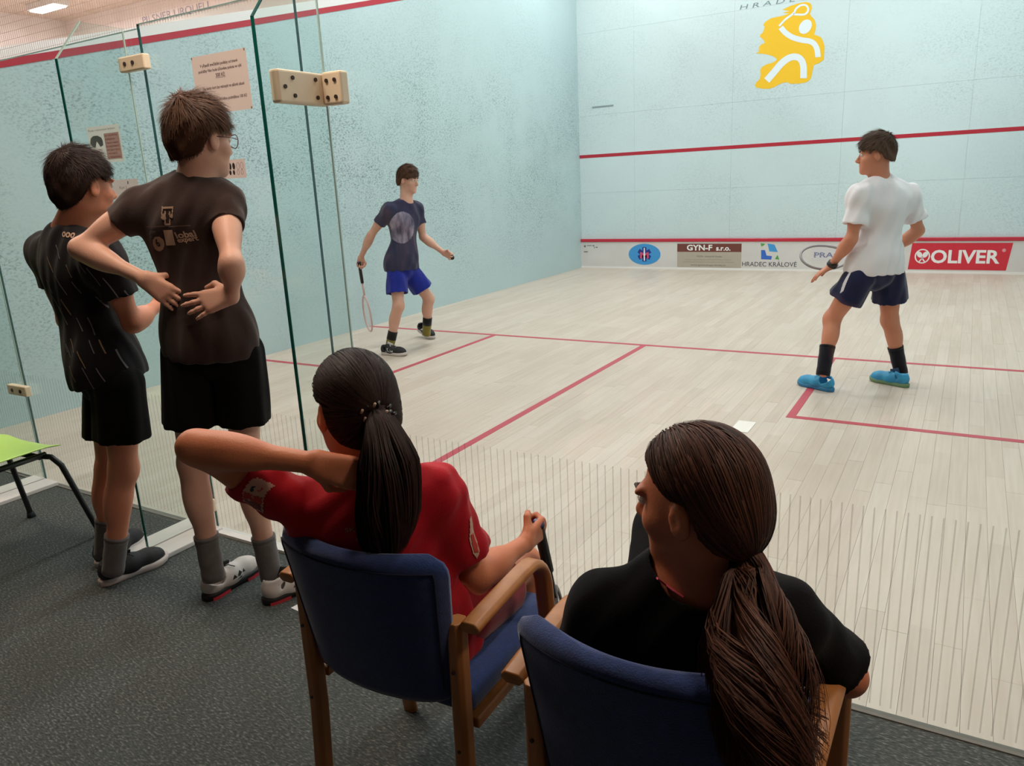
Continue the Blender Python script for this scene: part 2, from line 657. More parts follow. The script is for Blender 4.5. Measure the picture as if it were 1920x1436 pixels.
MB_BLUE = base_mat('print_sky_blue', '3f97d6', 0.5)
MB_NAVY = base_mat('print_navy', '1f2f86', 0.5)
MB_RED2 = base_mat('print_red', 'd2273a', 0.5)
MB_PINK = base_mat('print_pink_red', 'd2507a', 0.5)
MB_BROWN = base_mat('print_brown', '70382f', 0.5)
MB_TAUPE = base_mat('print_taupe', 'b5aa9b', 0.5)
MB_WHITE = base_mat('print_white', 'f2f0ef', 0.5)
MB_GREY = base_mat('print_grey', '6d6a6c', 0.5)
MB_DARK = base_mat('print_dark', '3a3a44', 0.5)
MB_GREEN = base_mat('print_green', '4f9f45', 0.5)
MB_BL2 = base_mat('print_mid_blue', '2f66c4', 0.5)
MB_LGREY = base_mat('print_light_grey', 'b9b4b4', 0.5)
EX, EZ = (1, 0, 0), (0, 0, 1)
# small illegible print at the left end
for x0, z0, w, h in ((.055, .345, .035, .03), (.11, .365, .09, .012), (.215, .36, .03, .02), (.24, .325, .012, .03), (.27, .335, .035, .016), (.05, .26, .075, .016)):
    flat_poly('small_print', [P2(x0, z0), P2(x0 + w, z0), P2(x0 + w, z0 + h), P2(x0, z0 + h)], MB_GREY, tin)
# ambulance oval
flat_poly('oval_sign', ell_poly(1.127, .232, .272, .168, 1), MB_BLUE, tin)
for a in (0, 60, 120):
    c, s = math.cos(math.radians(a + 90)), math.sin(math.radians(a + 90))
    w, h = .035, .115
    flat_poly('star_bar', rot_poly([(1.127 + c * p - s * q, .232 + s * p + c * q) for p, q in ((-h, -w), (h, -w), (h, w), (-h, w))], 2 + a / 60 * .3), MB_NAVY, tin)
flat_poly('staff', rot_poly([(1.118, .13), (1.136, .13), (1.141, .235), (1.136, .335), (1.118, .335), (1.113, .235)], 4), MB_WHITE, tin)
lettering('sign_letters', 'M', P2(1.055, .165, 3.5), EX, EZ, width=.145, height=.1, mat=MB_PINK, parent=tin, bold=True)
# clinic board
flat_poly('clinic_board', rot_poly([(1.674, .035), (2.675, .035), (2.675, .4), (1.674, .4)], 1), MB_TAUPE, tin)
flat_poly('clinic_header', rot_poly([(1.674, .275), (2.675, .275), (2.675, .4), (1.674, .4)], 2), MB_BROWN, tin)
lettering('sign_letters', 'GYN-F', P2(1.83, .295, 3), EX, EZ, width=.40, height=.09, mat=MB_WHITE, parent=tin, bold=True)
lettering('sign_letters', 's.r.o.', P2(2.29, .293, 3), EX, EZ, width=.22, height=.055, mat=MB_WHITE, parent=tin, bold=True)
lettering('sign_letters', 'MUDr. Alexandr Ferdej', P2(1.99, .185, 2), EX, EZ, width=.39, height=.033, mat=MB_GREY, parent=tin)
for z in (.145, .108):
    lettering('sign_letters', 'soukroma gynekologicka ambulance Hradec Kralove', P2(1.80 if z > .12 else 1.76, z, 2), EX, EZ, width=.72 if z > .12 else .80, height=.02, mat=base_mat('print_faint', '94897d', 0.6), parent=tin)
lettering('sign_letters', 'www.gynekologie-ferdej.cz', P2(1.89, .052, 2), EX, EZ, width=.55, height=.034, mat=MB_GREY, parent=tin)
# town sign
flat_poly('town_mark', rot_poly([(3.055, .40), (3.155, .385), (3.205, .278), (3.085, .285)], 1), MB_BLUE, tin)
flat_poly('town_mark', rot_poly([(2.965, .305), (3.02, .305), (3.045, .225), (3.125, .215), (3.115, .165), (2.97, .17)], 1), MB_BL2, tin)
flat_poly('town_mark', rot_poly([(2.955, .405), (3.02, .395), (2.99, .365), (2.965, .36)], 1), MB_GREEN, tin)
flat_poly('town_mark', rot_poly([(3.17, .175), (3.23, .165), (3.205, .235)], 1), MB_GREEN, tin)
lettering('sign_letters', 'HRADEC KRÁLOVÉ', P2(2.69, .062, 1), EX, EZ, width=.79, height=.085, mat=MB_DARK, parent=tin)
# board half hidden by the player
flat_poly('sponsor_card', rot_poly([(3.69, .16), (4.35, .16), (4.35, .33), (3.69, .33)], 1), base_mat('print_paper', 'cfccd0', 0.5), tin)
lettering('sign_letters', 'PRAC', P2(3.715, .20, 2), EX, EZ, width=.36, height=.075, mat=base_mat('print_slate', '4a5a8a', .5), parent=tin, bold=True)
# red racket sponsor board
flat_poly('sponsor_board', rot_poly([(4.935, .05), (6.07, .05), (6.115, .405), (4.965, .405)], 1), MB_RED2, tin)
flat_poly('round_emblem', ell_poly(5.098, .228, .092, .098, 2), MB_WHITE, tin)
flat_poly('round_emblem_ground', ell_poly(5.098, .228, .076, .082, 3), MB_RED2, tin)
for sgn in (-1, 1):
    cx, cz = 5.098 + sgn * .034, .25
    a = sgn * -0.5
    pts = []
    for i in range(24):
        t = 2 * math.pi * i / 24
        p, q = .030 * math.cos(t), .043 * math.sin(t)
        pts.append((cx + p * math.cos(a) - q * math.sin(a), cz + p * math.sin(a) + q * math.cos(a)))
    flat_poly('emblem_racket', rot_poly(pts, 4), MB_WHITE, tin)
    flat_poly('emblem_handle', rot_poly([(5.098 + sgn * .018, .215), (5.098 + sgn * .006, .222), (5.098 - sgn * .04, .158), (5.098 - sgn * .026, .15)], 4), MB_WHITE, tin)
lettering('sign_letters', 'OLIVER', P2(5.20, .135, 2), EX, EZ, width=.79, height=.18, mat=MB_WHITE, parent=tin, bold=True)
lettering('sign_letters', '®', P2(6.005, .29, 2), EX, EZ, height=.04, mat=MB_WHITE, parent=tin)

# club emblem on the front wall
M_YEL = base_mat('club_yellow', 'f0bd1c', 0.5)


def crop(pts): return [(1380 + x / 7.978, y / 7.978) for x, y in pts]


def onfront(pts, k):
    out = []
    for u, v in crop(pts):
        p = onp(u, v, 1, YF)
        out.append((p[0], YF - 0.0015 * k, p[2]))
    return out


OUT = [(735, 125), (820, 85), (930, 50), (1040, 30), (1100, 38), (1130, 75), (1135, 130), (1105, 205), (1125, 240), (1175, 295), (1197, 370), (1190, 450), (1168, 515), (1270, 555), (1300, 610), (1325, 690), (1322, 790), (1312, 895),
       (1240, 945), (1165, 975), (1145, 1060), (1125, 1165), (1095, 1205), (1040, 1235), (950, 1250), (810, 1255), (770, 1230), (700, 1240), (630, 1270), (570, 1305), (490, 1330), (400, 1328), (310, 1312), (283, 1280), (300, 1235), (350, 1190),
       (368, 1130), (362, 1050), (385, 1005), (450, 965), (550, 935), (600, 905), (612, 880), (550, 840), (470, 815), (350, 800), (290, 803), (345, 770), (345, 740), (345, 700), (375, 665), (430, 645), (415, 600), (355, 545), (365, 515), (395, 495), (420, 440),
       (428, 395), (405, 372), (440, 325), (520, 275), (600, 255), (700, 235), (790, 205), (700, 190), (800, 165), (690, 145)]
flat_poly('club_emblem', onfront(OUT, 1), M_YEL, wall_front)


def stroke(pts, w, k, name='emblem_stroke', close=False):
    P = [A(*p) for p in pts]
    n = len(P)
    L, R = [], []
    for i in range(n):
        t = P[min(i + 1, n - 1)] - P[max(i - 1, 0)]
        if close: t = P[(i + 1) % n] - P[(i - 1) % n]
        t = t / np.linalg.norm(t)
        q = A(-t[1], t[0]) * (w[i] if isinstance(w, list) else w) / 2
        L.append(P[i] + q)
        R.append(P[i] - q)
    V = onfront([tuple(p) for p in L] + [tuple(p) for p in R], k)
    m = n if close else n - 1
    F = [(i, (i + 1) % n, n + (i + 1) % n, n + i) for i in range(m)]
    return mesh(name, V, F, base_mat('emblem_white', 'dfe9ee', 0.5), wall_front)


def smooth_path(pts, n=6):
    P = [A(*p) for p in pts]
    P = [2 * P[0] - P[1]] + P + [2 * P[-1] - P[-2]]
    out = []
    for i in range(1, len(P) - 2):
        for k in range(n):
            t = k / n
            a, b, c, d = P[i - 1], P[i], P[i + 1], P[i + 2]
            out.append(0.5 * (2 * b + (c - a) * t + (2 * a - 5 * b + 4 * c - d) * t * t + (3 * b - a - 3 * c + d) * t ** 3))
    out.append(P[-2])
    return out


stroke([tuple(p) for p in smooth_path([(670, 410), (740, 490), (850, 560), (980, 598), (1110, 620), (1180, 670), (1215, 750), (1228, 855)])], 84, 2)
stroke([tuple(p) for p in smooth_path([(460, 1205), (560, 1090), (680, 950), (790, 870), (890, 850), (970, 890), (1008, 990), (1010, 1170)])], 100, 2)
stroke([tuple(p) for p in smooth_path([(645, 390), (740, 290), (860, 200), (900, 130), (970, 80), (1040, 78), (1078, 120), (1068, 180), (1010, 218), (860, 215)])], 30, 2)
flat_poly('emblem_head', onfront([(1037 + 98 * math.cos(2 * math.pi * i / 28 + .3) , 400 + 108 * math.sin(2 * math.pi * i / 28)) for i in range(28)], 2), base_mat('emblem_white', 'dfe9ee', 0.5), wall_front)
lettering('club_lettering', 'H R A D E C   K R Á L O V É', (2.545, YF - .0015, 3.655), EX, (0, 0, 1), width=2.1, height=0.075, mat=base_mat('faint_slate', '78888f', .6), parent=wall_front, shear=0.3)
MB().box((0.245, YF - 0.006, 2.543), (0.61, YF - .001, 2.563)).build('wall_slot', base_mat('grey_slot', '8a9a9c', .5), wall_front)

# ------------------------------------------------------------------ glass back wall
ZG = 2.115
wb = empty('wall_back_glass', (0, 0, 0))
tag(wb, 'clear glass back wall of the court with fins and cream brackets', kind='structure')
GT = 0.010


def pane(name, x0, x1, z0, z1, parent, edges=('l', 'r', 't')):
    p = MB().box((x0, -GT / 2, z0), (x1, GT / 2, z1)).build(name, M_GLASS, parent)
    e = MB()
    if 'l' in edges: e.box((x0 - .001, -GT / 2, z0), (x0 + .0015, GT / 2, z1))
    if 'r' in edges: e.box((x1 - .0015, -GT / 2, z0), (x1 + .001, GT / 2, z1))
    if e.V: e.build('pane_edge', M_EDGE2, p)
    if 't' in edges: MB().box((x0, -GT / 2, z1 - .001), (x1, GT / 2, z1 + .001)).build('top_edge', base_mat('pale_glass_edge', '9fbdb8', .25), p)
    return p


pane('pane', 0.0, 1.357, 0.004, ZG, wb, ('r', 't'))
pane('pane', 1.362, 2.768, 0.004, ZG, wb, ('t',))
pane('pane', 3.625, XR, 0.004, ZG, wb, ('t',))
door = empty('door_1', (0, 0, 0))
tag(door, 'clear glass door in the middle of the glass back wall', kind='structure')
pane('pane', 2.776, 3.612, 0.012, ZG + 0.015, door, ('l', 'r', 't'))
# fins standing towards the gallery
FINS = [(1.36, .30), (2.69, .295), (3.72, .29)]
for x, dep in FINS:
    pts = [(x - .006, -.008, .03), (x - .006, -dep, .03), (x - .006, -dep, 1.985), (x - .006, -dep + .115, ZG + .01), (x - .006, -.008, ZG + .01)]
    f = MB().prism(pts, (.012, 0, 0)).build('fin', M_GLASS, wb)
    MB().box((x - .0065, -dep - .0015, .03), (x + .0065, -dep + .0015, 1.985)).build('fin_edge', M_EDGE, f)
    MB().prism([(x - .0065, -dep, 1.985), (x - .0065, -dep + .115, ZG + .01), (x - .0065, -dep + .113, ZG + .013), (x - .0065, -dep - .002, 1.987)], (.013, 0, 0)).build('fin_edge', base_mat('pale_glass_edge', '9fbdb8', .25) if x < 3 else M_EDGE2, f)
    MB().box((x - .003, -.012, .03), (x + .003, -.008, ZG)).build('fin_seal', base_mat('clear_seal', 'b9cfcb', .3), f)
    if x < 3:
        c = MB().box((x - .115, -dep - .07, 0.0), (x + .125, -.004, .022)).build('floor_channel', M_ALU, wb, bevel=.004)
        MB().box((x - .004, -dep - .07, .0215), (x + .009, -.01, .0225)).build('channel_gasket', M_ALU2, c)
# thin sill under the panes
for x0, x1 in ((0, 2.76), (3.63, XR)):
    MB().box((x0, -.018, 0), (x1, .010, .004)).build('sill', base_mat('dark_sill', '6e6a64', .7), wb)
MB().box((2.80, -.04, 0.0), (4.0, .01, .012)).build('door_sill', M_ALU, wb)


def bracket(name, lo, hi, bolts, parent, bev=.008):
    b = MB().box(lo, hi).build(name, M_NYLON, parent, bevel=bev, seg=3)
    for p, ax, r in bolts:
        d = A(0, 0, 0); d[ax] = 1
        MB().tube([A(*p) - d * .003, A(*p) + d * .003], r, 10).build('bolt', M_BOLT, b)
    return b


zb = 1.80
# middle fin bracket: long plate on the fin and short plate on the pane
bracket('bracket', (3.700, -.235, zb - .053), (3.740, -.012, zb + .047),
        [((3.741, -.210, zb - .005), 0, .0065), ((3.741, -.175, zb + .023), 0, .0065), ((3.741, -.172, zb - .03), 0, .0065), ((3.741, -.075, zb + .025), 0, .0065), ((3.741, -.072, zb - .03), 0, .0065)], wb)
bracket('bracket', (3.738, -.046, zb - .053), (3.822, -.006, zb + .050),
        [((3.762, -.047, zb + .022), 1, .0065), ((3.797, -.047, zb + .022), 1, .0065), ((3.762, -.047, zb - .03), 1, .0065), ((3.797, -.047, zb - .03), 1, .0065)], wb)
bracket('bracket', (2.672, -.040, 1.962), (2.832, -.008, 2.018), [((2.715, -.041, 1.99), 1, .008), ((2.765, -.041, 1.99), 1, .008)], wb, .006)
bracket('bracket', (2.690, -.040, .10), (2.80, -.008, .16), [((2.72, -.041, .13), 1, .007)], wb, .006)
bracket('bracket', (1.245, -.040, .50), (1.425, -.008, .555), [((1.295, -.041, .527), 1, .010), ((1.375, -.041, .527), 1, .010)], wb, .006)
bracket('bracket', (3.700, -.235, .12), (3.740, -.012, .22), [((3.741, -.21, .17), 0, .0065)], wb)

# fine vertical stripes on the foot of the glass
M_STRIPE = bpy.data.materials.new('faint_grey_stripe')
M_STRIPE.use_nodes = True
_nt = M_STRIPE.node_tree
_p = _nt.nodes['Principled BSDF']
_p.inputs['Base Color'].default_value = lin('57504a')
_p.inputs['Alpha'].default_value = 0.28
st = MB()
x = 0.02
while x < XR:
    st.add([(x - .0019, -GT / 2 - .0006, .03), (x + .0019, -GT / 2 - .0006, .03), (x + .0019, -GT / 2 - .0006, .613), (x - .0019, -GT / 2 - .0006, .613)], [(0, 1, 2, 3)])
    x += .0262
o = st.build('stripe_film', M_STRIPE, wb)
tag(o, 'fine grey vertical stripes on the foot of the glass', kind='stuff')

# net above the glass
net = MB()
cw = .0009
x = 0.0
while x < XR:
    net.add([(x - cw, 0, ZG), (x + cw, 0, ZG), (x + cw, 0, 3.0), (x - cw, 0, 3.0)], [(0, 1, 2, 3)])
    net.add([(x, -cw, ZG), (x, cw, ZG), (x, cw, 3.0), (x, -cw, 3.0)], [(0, 1, 2, 3)])
    x += .016
z = ZG + .01
while z < 3.0:
    net.add([(0, 0, z - cw * .6), (XR, 0, z - cw * .6), (XR, 0, z + cw * .6), (0, 0, z + cw * .6)], [(0, 1, 2, 3)])
    z += .032
o = net.build('net', base_mat('pale_net_cord', 'cbb8ae', .8))
tag(o, 'fine pale net stretched above the glass back wall', 'net', kind='stuff')


# ------------------------------------------------------------------ notices stuck to the glass
def paper_mat(name, colr):
    if name in MATS: return MATS[name]
    m = bpy.data.materials.new(name)
    m.use_nodes = True
    nt = m.node_tree
    nt.nodes.remove(nt.nodes['Principled BSDF'])
    d = N(nt, 'ShaderNodeBsdfDiffuse')
    t = N(nt, 'ShaderNodeBsdfTranslucent')
    d.inputs[0].default_value = t.inputs[0].default_value = lin(colr)
    mx = N(nt, 'ShaderNodeMixShader')
    mx.inputs[0].default_value = 0.62
    nt.links.new(d.outputs[0], mx.inputs[1])
    nt.links.new(t.outputs[0], mx.inputs[2])
    nt.links.new(mx.outputs[0], nt.nodes['Material Output'].inputs[0])
    MATS[name] = m
    return m


def notice(x0, x1, z0, z1, colr, label, y=.009):
    o = MB().add([(0, 0, 0), (x1 - x0, 0, 0), (x1 - x0, 0, z1 - z0), (0, 0, z1 - z0)], [(0, 1, 2, 3)]).build('notice', paper_mat('paper_' + colr, colr))
    o.location = (x0, y, z0)
    tag(o, label, 'notice')
    return o


YS = -.0012
n1 = notice(3.045, 3.342, 1.775, 1.980, 'd8b8ab', 'pinkish A4 sheet with lines of text on the glass door above the tall boy')
MT = base_mat('notice_ink', '6f4f4b', .8)
for s, x, z, w, h in (('V případě znečištění podlahy od tmavé', .045, .161, .205, .0145), ('podrážky Vám bude účtována pokuta ve výši', .032, .142, .235, .0145), ('500 Kč', .125, .124, .05, .0145), ('Na tento kurt lze vstoupit ve sálové obuvi', .045, .081, .225, .0145), ('za znehodnocení bílou podrážkou 100 Kč', .052, .040, .225, .0145)):
    lettering('notice_text', s, (x, YS, z), EX, EZ, width=w, height=h, mat=MT, parent=n1, bold=True)
MB().box((.123, YS - .0002, .1205), (.177, YS, .122)).build('underline', MT, n1)
for dx, dz in ((.004, .2), (.29, .2), (.292, .004)):
    MB().box((dx - .003, YS, dz - .004), (dx + .003, YS + .0004, dz + .004)).build('corner_tape', base_mat('tape', '8a7770', .6), n1)
n2 = notice(2.305, 2.535, 1.635, 1.785, 'd2c6bb', 'small notice with dark goggles picture and red text, above the shorter boy')
MTR = paper_mat('notice_red_ink', 'c45a58')
lettering('notice_text', 'Pouze s ochrannými brýlemi', (.012, YS, .128), EX, EZ, width=.19, height=.012, mat=MT, parent=n2)
gp = [(.0, .085), (.01, .105), (.03, .113), (.06, .113), (.085, .104), (.093, .088), (.09, .072), (.07, .066), (.056, .083), (.05, .09), (.044, .083), (.034, .066), (.012, .07)]
flat_poly('goggles_picture', [(.012 + a, YS - .0002, b) for a, b in gp], base_mat('notice_grey_ink', '6f675e', .8), n2)
flat_poly('text_block', [(.118, YS, .012), (.222, YS, .012), (.222, .0 + YS, .118), (.118, YS, .118)], paper_mat('notice_pink', 'd9aaa0'), n2)
for i in range(7):
    lettering('notice_text', ['NOŠENÍ BRÝLÍ JE', 'POVINNÉ PRO', 'VŠECHNY HRÁČE', 'DO DEVATENÁCTI', 'LET NA VŠECH', 'TURNAJÍCH', 'A TRÉNINCÍCH'][i], (.123, YS - .0003, .104 - i * .0145), EX, EZ, width=.088 if i not in (1, 5) else .07, height=.0085, mat=MTR, parent=n2, bold=True)
for i in range(3):
    lettering('notice_text', ['OCHRANA ZRAKU', 'VŽDY NA KURTU', 'DĚKUJEME'][i], (.018, YS - .0003, .05 - i * .0145), EX, EZ, width=.075, height=.0085, mat=MTR, parent=n2, bold=True)
n3 = notice(2.42, 2.60, 1.468, 1.562, 'cbb0a8', 'plain pale sheet on the glass beside the shorter boy\'s face')
lettering('notice_text', 'Kurt 2', (.05, YS, .055), EX, EZ, width=.05, height=.012, mat=MT, parent=n3)
flat_poly('dark_mark', [(.108, YS, .075), (.115, YS, .073), (.118, YS, .085), (.112, YS, .087)], base_mat('notice_dark', '3a2b2a', .8), n3)
MB().box((.03, YS - .0002, .024), (.16, YS, .0252)).build('underline', MT, n3)
n4 = notice(3.10, 3.262, 1.537, 1.605, 'd3b2a6', 'small sheet with shoe sole outlines beside the tall boy\'s chin')
for k, (cx, dark) in enumerate(((.078, 1), (.098, 1), (.122, 0), (.143, 0))):
    mm = base_mat('notice_dark', '3a2b2a', .8) if dark else MT
    for cz, rx, rz in ((.044, .0075, .0125), (.021, .006, .009)):
        pts = [(cx + (cz - .03) * .12 + rx * math.cos(t * math.pi / 8), YS, cz + rz * math.sin(t * math.pi / 8)) for t in range(16)]
        if dark:
            flat_poly('sole_print', pts, mm, n4)
        else:
            m_ = MB()
            m_.tube(pts + [pts[0]], .0006, 4)
            m_.build('sole_outline', mm, n4)

# square white paper on the court floor, white slip on the carpet
o = MB().box((-.052, -.105, 0), (.052, .105, .001)).build('paper_patch', base_mat('white_patch', 'eae4dd', .7))
o.location = (4.562, 2.338, .0012)
tag(o, 'white square patch lying on the court floor before the right service box', 'patch')
o = MB().prism([(-.1, -.05, 0), (.1, -.07, 0), (.11, .06, 0), (-.08, .075, 0)], (0, 0, .0008)).build('paper_slip', base_mat('white_slip', 'e9e6e6', .7))
p_ = onp(590, 1140, 2, 0)
o.location = (p_[0] + .02, p_[1] + .01, .001)
tag(o, 'white paper slip on the carpet behind the blue chair leg', 'paper')


# ================================================================== implicit surfaces for bodies and clothes
def _cone(P, a, b, ra, rb):
    ab = (b - a).astype(np.float32)
    L2 = float(ab @ ab) + 1e-12
    t = np.clip(((P - a.astype(np.float32)) @ ab) / L2, 0, 1)
    d = P - a.astype(np.float32) - t[..., None] * ab
    return np.sqrt((d * d).sum(-1)) - (ra + (rb - ra) * t)


def _ell(P, c, R, r):
    q = ((P - c.astype(np.float32)) @ R.astype(np.float32))
    r = np.asarray(r, np.float32)
    k0 = np.sqrt(((q / r) ** 2).sum(-1)) + 1e-9
    k1 = np.sqrt(((q / (r * r)) ** 2).sum(-1)) + 1e-9
    return k0 * (k0 - 1) / k1


class SDF:
    def __init__(s):
        s.ops = []

    def cone(s, a, b, ra, rb, k=.02, clip=None, sub=False):
        a, b = A(*a), A(*b)
        m = max(ra, rb)
        s.ops.append(('c', (a, b, ra, rb), np.minimum(a, b) - m, np.maximum(a, b) + m, k, clip, sub))
        return s

    def ell(s, c, r, R=None, k=.02, clip=None, sub=False):
        c = A(*c)
        R = np.eye(3) if R is None else np.asarray(R, float)     # columns = axes
        ext = np.sqrt(((R * np.asarray(r)) ** 2).sum(1))
        s.ops.append(('e', (c, R, r), c - ext, c + ext, k, clip, sub))
        return s

    def cut(s, fn):
        """keep where fn(P) < 0"""
        s.ops.append(('f', fn, None, None, 0, None, False))
        return s

    def mesh(s, h):
        lo = np.min([o[2] for o in s.ops if o[0] != 'f' and not o[6]], axis=0) - 4 * h
        hi = np.max([o[3] for o in s.ops if o[0] != 'f' and not o[6]], axis=0) + 4 * h
        n = np.ceil((hi - lo) / h).astype(int) + 1
        F = np.full(n, 1.0, np.float32)
        ax = [(lo[i] + h * np.arange(n[i])).astype(np.float32) for i in range(3)]

        def sub(l, u):
            i0 = np.clip(np.floor((l - lo) / h).astype(int), 0, n - 1)
            i1 = np.clip(np.ceil((u - lo) / h).astype(int) + 1, 1, n)
            sl = tuple(slice(a, b) for a, b in zip(i0, i1))
            g = np.stack(np.meshgrid(ax[0][sl[0]], ax[1][sl[1]], ax[2][sl[2]], indexing='ij'), -1)
            return sl, g
        for typ, par, l, u, k, clip, neg in s.ops:
            if typ == 'f':
                sl, g = sub(lo, hi)
                F[sl] = np.maximum(F[sl], par(g))
                continue
            m = k + 3 * h
            sl, g = sub(l - m, u + m)
            if g.size == 0: continue
            d = _cone(g, *par) if typ == 'c' else _ell(g, *par)
            for cl in (clip or []):
                d = np.maximum(d, (g - np.asarray(cl[0], np.float32)) @ np.asarray(nrm(cl[1]), np.float32))
            a = F[sl]
            if neg:
                b = -d
                hh = np.clip(.5 - .5 * (b - a) / k, 0, 1) if k else None
                F[sl] = np.maximum(a, b) if not k else (b * (1 - hh) + a * hh + k * hh * (1 - hh))
            elif k:
                hh = np.clip(.5 + .5 * (d - a) / k, 0, 1)
                F[sl] = d * (1 - hh) + a * hh - k * hh * (1 - hh)
            else:
                F[sl] = np.minimum(a, d)
        return nets(F, lo, h)


def nets(F, lo, h):
    ins = F < 0
    n = np.array(F.shape)
    c = np.zeros(n - 1, np.uint8)
    for i in (0, 1):
        for j in (0, 1):
            for k in (0, 1):
                c += ins[i:n[0] - 1 + i, j:n[1] - 1 + j, k:n[2] - 1 + k]
    act = np.flatnonzero((c > 0) & (c < 8))
    cs = np.array(c.shape)
    I = np.stack(np.unravel_index(act, c.shape), 1)
    off = [(i, j, k) for i in (0, 1) for j in (0, 1) for k in (0, 1)]
    val = {o: F[I[:, 0] + o[0], I[:, 1] + o[1], I[:, 2] + o[2]] for o in off}
    S = np.zeros((len(I), 3)); W = np.zeros(len(I))
    for o in off:
        for a in range(3):
            if o[a] == 0:
                o2 = list(o); o2[a] = 1; o2 = tuple(o2)
                v0, v1 = val[o], val[o2]
                m = (v0 < 0) != (v1 < 0)
                t = np.where(m, v0 / np.where(m, v0 - v1, 1), 0)
                p = np.tile(np.array(o, float), (len(I), 1)); p[:, a] += t
                S += np.where(m[:, None], p, 0); W += m
    V = lo + h * (I + S / W[:, None])
    faces = []
    for a in range(3):
        b, d = (a + 1) % 3, (a + 2) % 3
        s0 = [slice(None)] * 3; s1 = [slice(None)] * 3
        s0[a] = slice(0, -1); s1[a] = slice(1, None)
        x = ins[tuple(s0)] != ins[tuple(s1)]
        E = np.stack(np.nonzero(x), 1)
        ok = (E[:, b] > 0) & (E[:, d] > 0) & (E[:, b] < n[b] - 1) & (E[:, d] < n[d] - 1)
        E = E[ok]
        if not len(E): continue
        q = []
        for db, dd in ((0, 0), (1, 0), (1, 1), (0, 1)):
            e = E.copy(); e[:, b] -= db; e[:, d] -= dd
            q.append(np.searchsorted(act, np.ravel_multi_index(e.T, cs)))
        q = np.stack(q, 1)
        fl = ~ins[E[:, 0], E[:, 1], E[:, 2]]
        q[fl] = q[fl][:, ::-1]
        faces.append(q)
    return V, np.concatenate(faces)


def vnormals(V, Fq):
    d1 = V[Fq[:, 2]] - V[Fq[:, 0]]; d2 = V[Fq[:, 3]] - V[Fq[:, 1]]
    fn = np.cross(d1, d2)
    Nn = np.zeros_like(V)
    for i in range(4): np.add.at(Nn, Fq[:, i], fn)
    return Nn / (np.linalg.norm(Nn, axis=1, keepdims=True) + 1e-12)


def relax(V, Fq, it=1, lam=.5):
    for _ in range(it):
        S = np.zeros_like(V); W = np.zeros(len(V))
        for i in range(4):
            a, b = Fq[:, i], Fq[:, (i + 1) % 4]
            np.add.at(S, a, V[b]); np.add.at(W, a, 1)
            np.add.at(S, b, V[a]); np.add.at(W, b, 1)
        V = V + lam * (S / W[:, None] - V)
    return V


def folds(V, Fq, amp, dirv, freq, seed=0, mask=None):
    """drape: soft ridges running along dirv"""
    r = np.random.RandomState(seed)
    Nn = vnormals(V, Fq)
    d = nrm(dirv)
    u = nrm(np.cross(d, A(.31, .52, .79))); w = np.cross(d, u)
    x, y, z = V @ u, V @ w, V @ d
    ph = r.rand(6) * 6.3
    wob = 1.3 * np.sin(z * 9 + ph[0]) + .9 * np.sin(x * 13 + ph[1]) + .8 * np.sin(y * 11 + z * 7 + ph[2])
    f = np.sin(x * freq + wob + ph[3]) * np.sin(y * freq * .8 + wob * .8 + ph[4])
    f = np.sign(f) * np.abs(f) ** .8
    g = np.sin(z * 17 + x * 20 + ph[5]) * .4
    dsp = amp * (f + g)
    if mask is not None: dsp = dsp * mask(V)
    return V + Nn * dsp[:, None]


def build_sdf(name, sdf, h, mat, parent=None, sm=1, fold=None, local=None):
    V, Fq = sdf.mesh(h)
    if sm: V = relax(V, Fq, sm, .5)
    if fold: V = folds(V, Fq, *fold)
    o = fastmesh(name, V, Fq, mat, parent)
    return o, V, Fq


def fastmesh(name, V, Fq, mat, parent=None):
    me = bpy.data.meshes.new(name)
    nV, nF = len(V), len(Fq)
    me.vertices.add(nV)
    me.vertices.foreach_set('co', np.asarray(V, np.float32).ravel())
    k = Fq.shape[1]
    me.loops.add(nF * k)
    me.loops.foreach_set('vertex_index', np.asarray(Fq, np.int32).ravel())
    me.polygons.add(nF)
    me.polygons.foreach_set('loop_start', np.arange(0, nF * k, k, dtype=np.int32))
    me.update(calc_edges=True)
    me.polygons.foreach_set('use_smooth', np.ones(nF, bool))
    me.materials.append(mat)
    me.update()
    return link(name, me, parent)


# ================================================================== hair
def ribbons(name, S, w, mat, parent, side_hint):
    """S: (n, k, 3) strand points; w: root width"""
    n, k, _ = S.shape
    T = np.gradient(S, axis=1)
    T /= np.linalg.norm(T, axis=2, keepdims=True) + 1e-9
    sd = np.cross(T, side_hint)
    sd /= np.linalg.norm(sd, axis=2, keepdims=True) + 1e-9
    tap = np.linspace(1, .25, k)[None, :, None] * (np.asarray(w).reshape(-1, 1, 1) if np.ndim(w) else w)
    a = S - sd * tap; b = S + sd * tap
    V = np.stack([a, b], 2).reshape(-1, 3)
    base = (np.arange(n)[:, None] * k + np.arange(k - 1)[None]) * 2
    F = np.stack([base, base + 1, base + 3, base + 2], -1).reshape(-1, 4)
    return fastmesh(name, V, F, mat, parent)


def hair_mat(name, c1, c2, rough=.62):
    if name in MATS: return MATS[name]
    m = base_mat(name, c1, rough)
    nt = m.node_tree
    b = nt.nodes['Principled BSDF']
    g = N(nt, 'ShaderNodeNewGeometry')
    nt.links.new(ramp(nt, g.outputs['Random Per Island'], [(0, lin(c1)), (1, lin(c2))]), b.inputs['Base Color'])
    b.inputs['Specular IOR Level'].default_value = 0.22
    return m


def cap_mat(mat):
    nm = mat.name + '_under'
    if nm in MATS: return MATS[nm]
    m = mat.copy(); m.name = nm
    b = m.node_tree.nodes['Principled BSDF']
    b.inputs['Roughness'].default_value = .85
    b.inputs['Specular IOR Level'].default_value = .1
    MATS[nm] = m
    return m


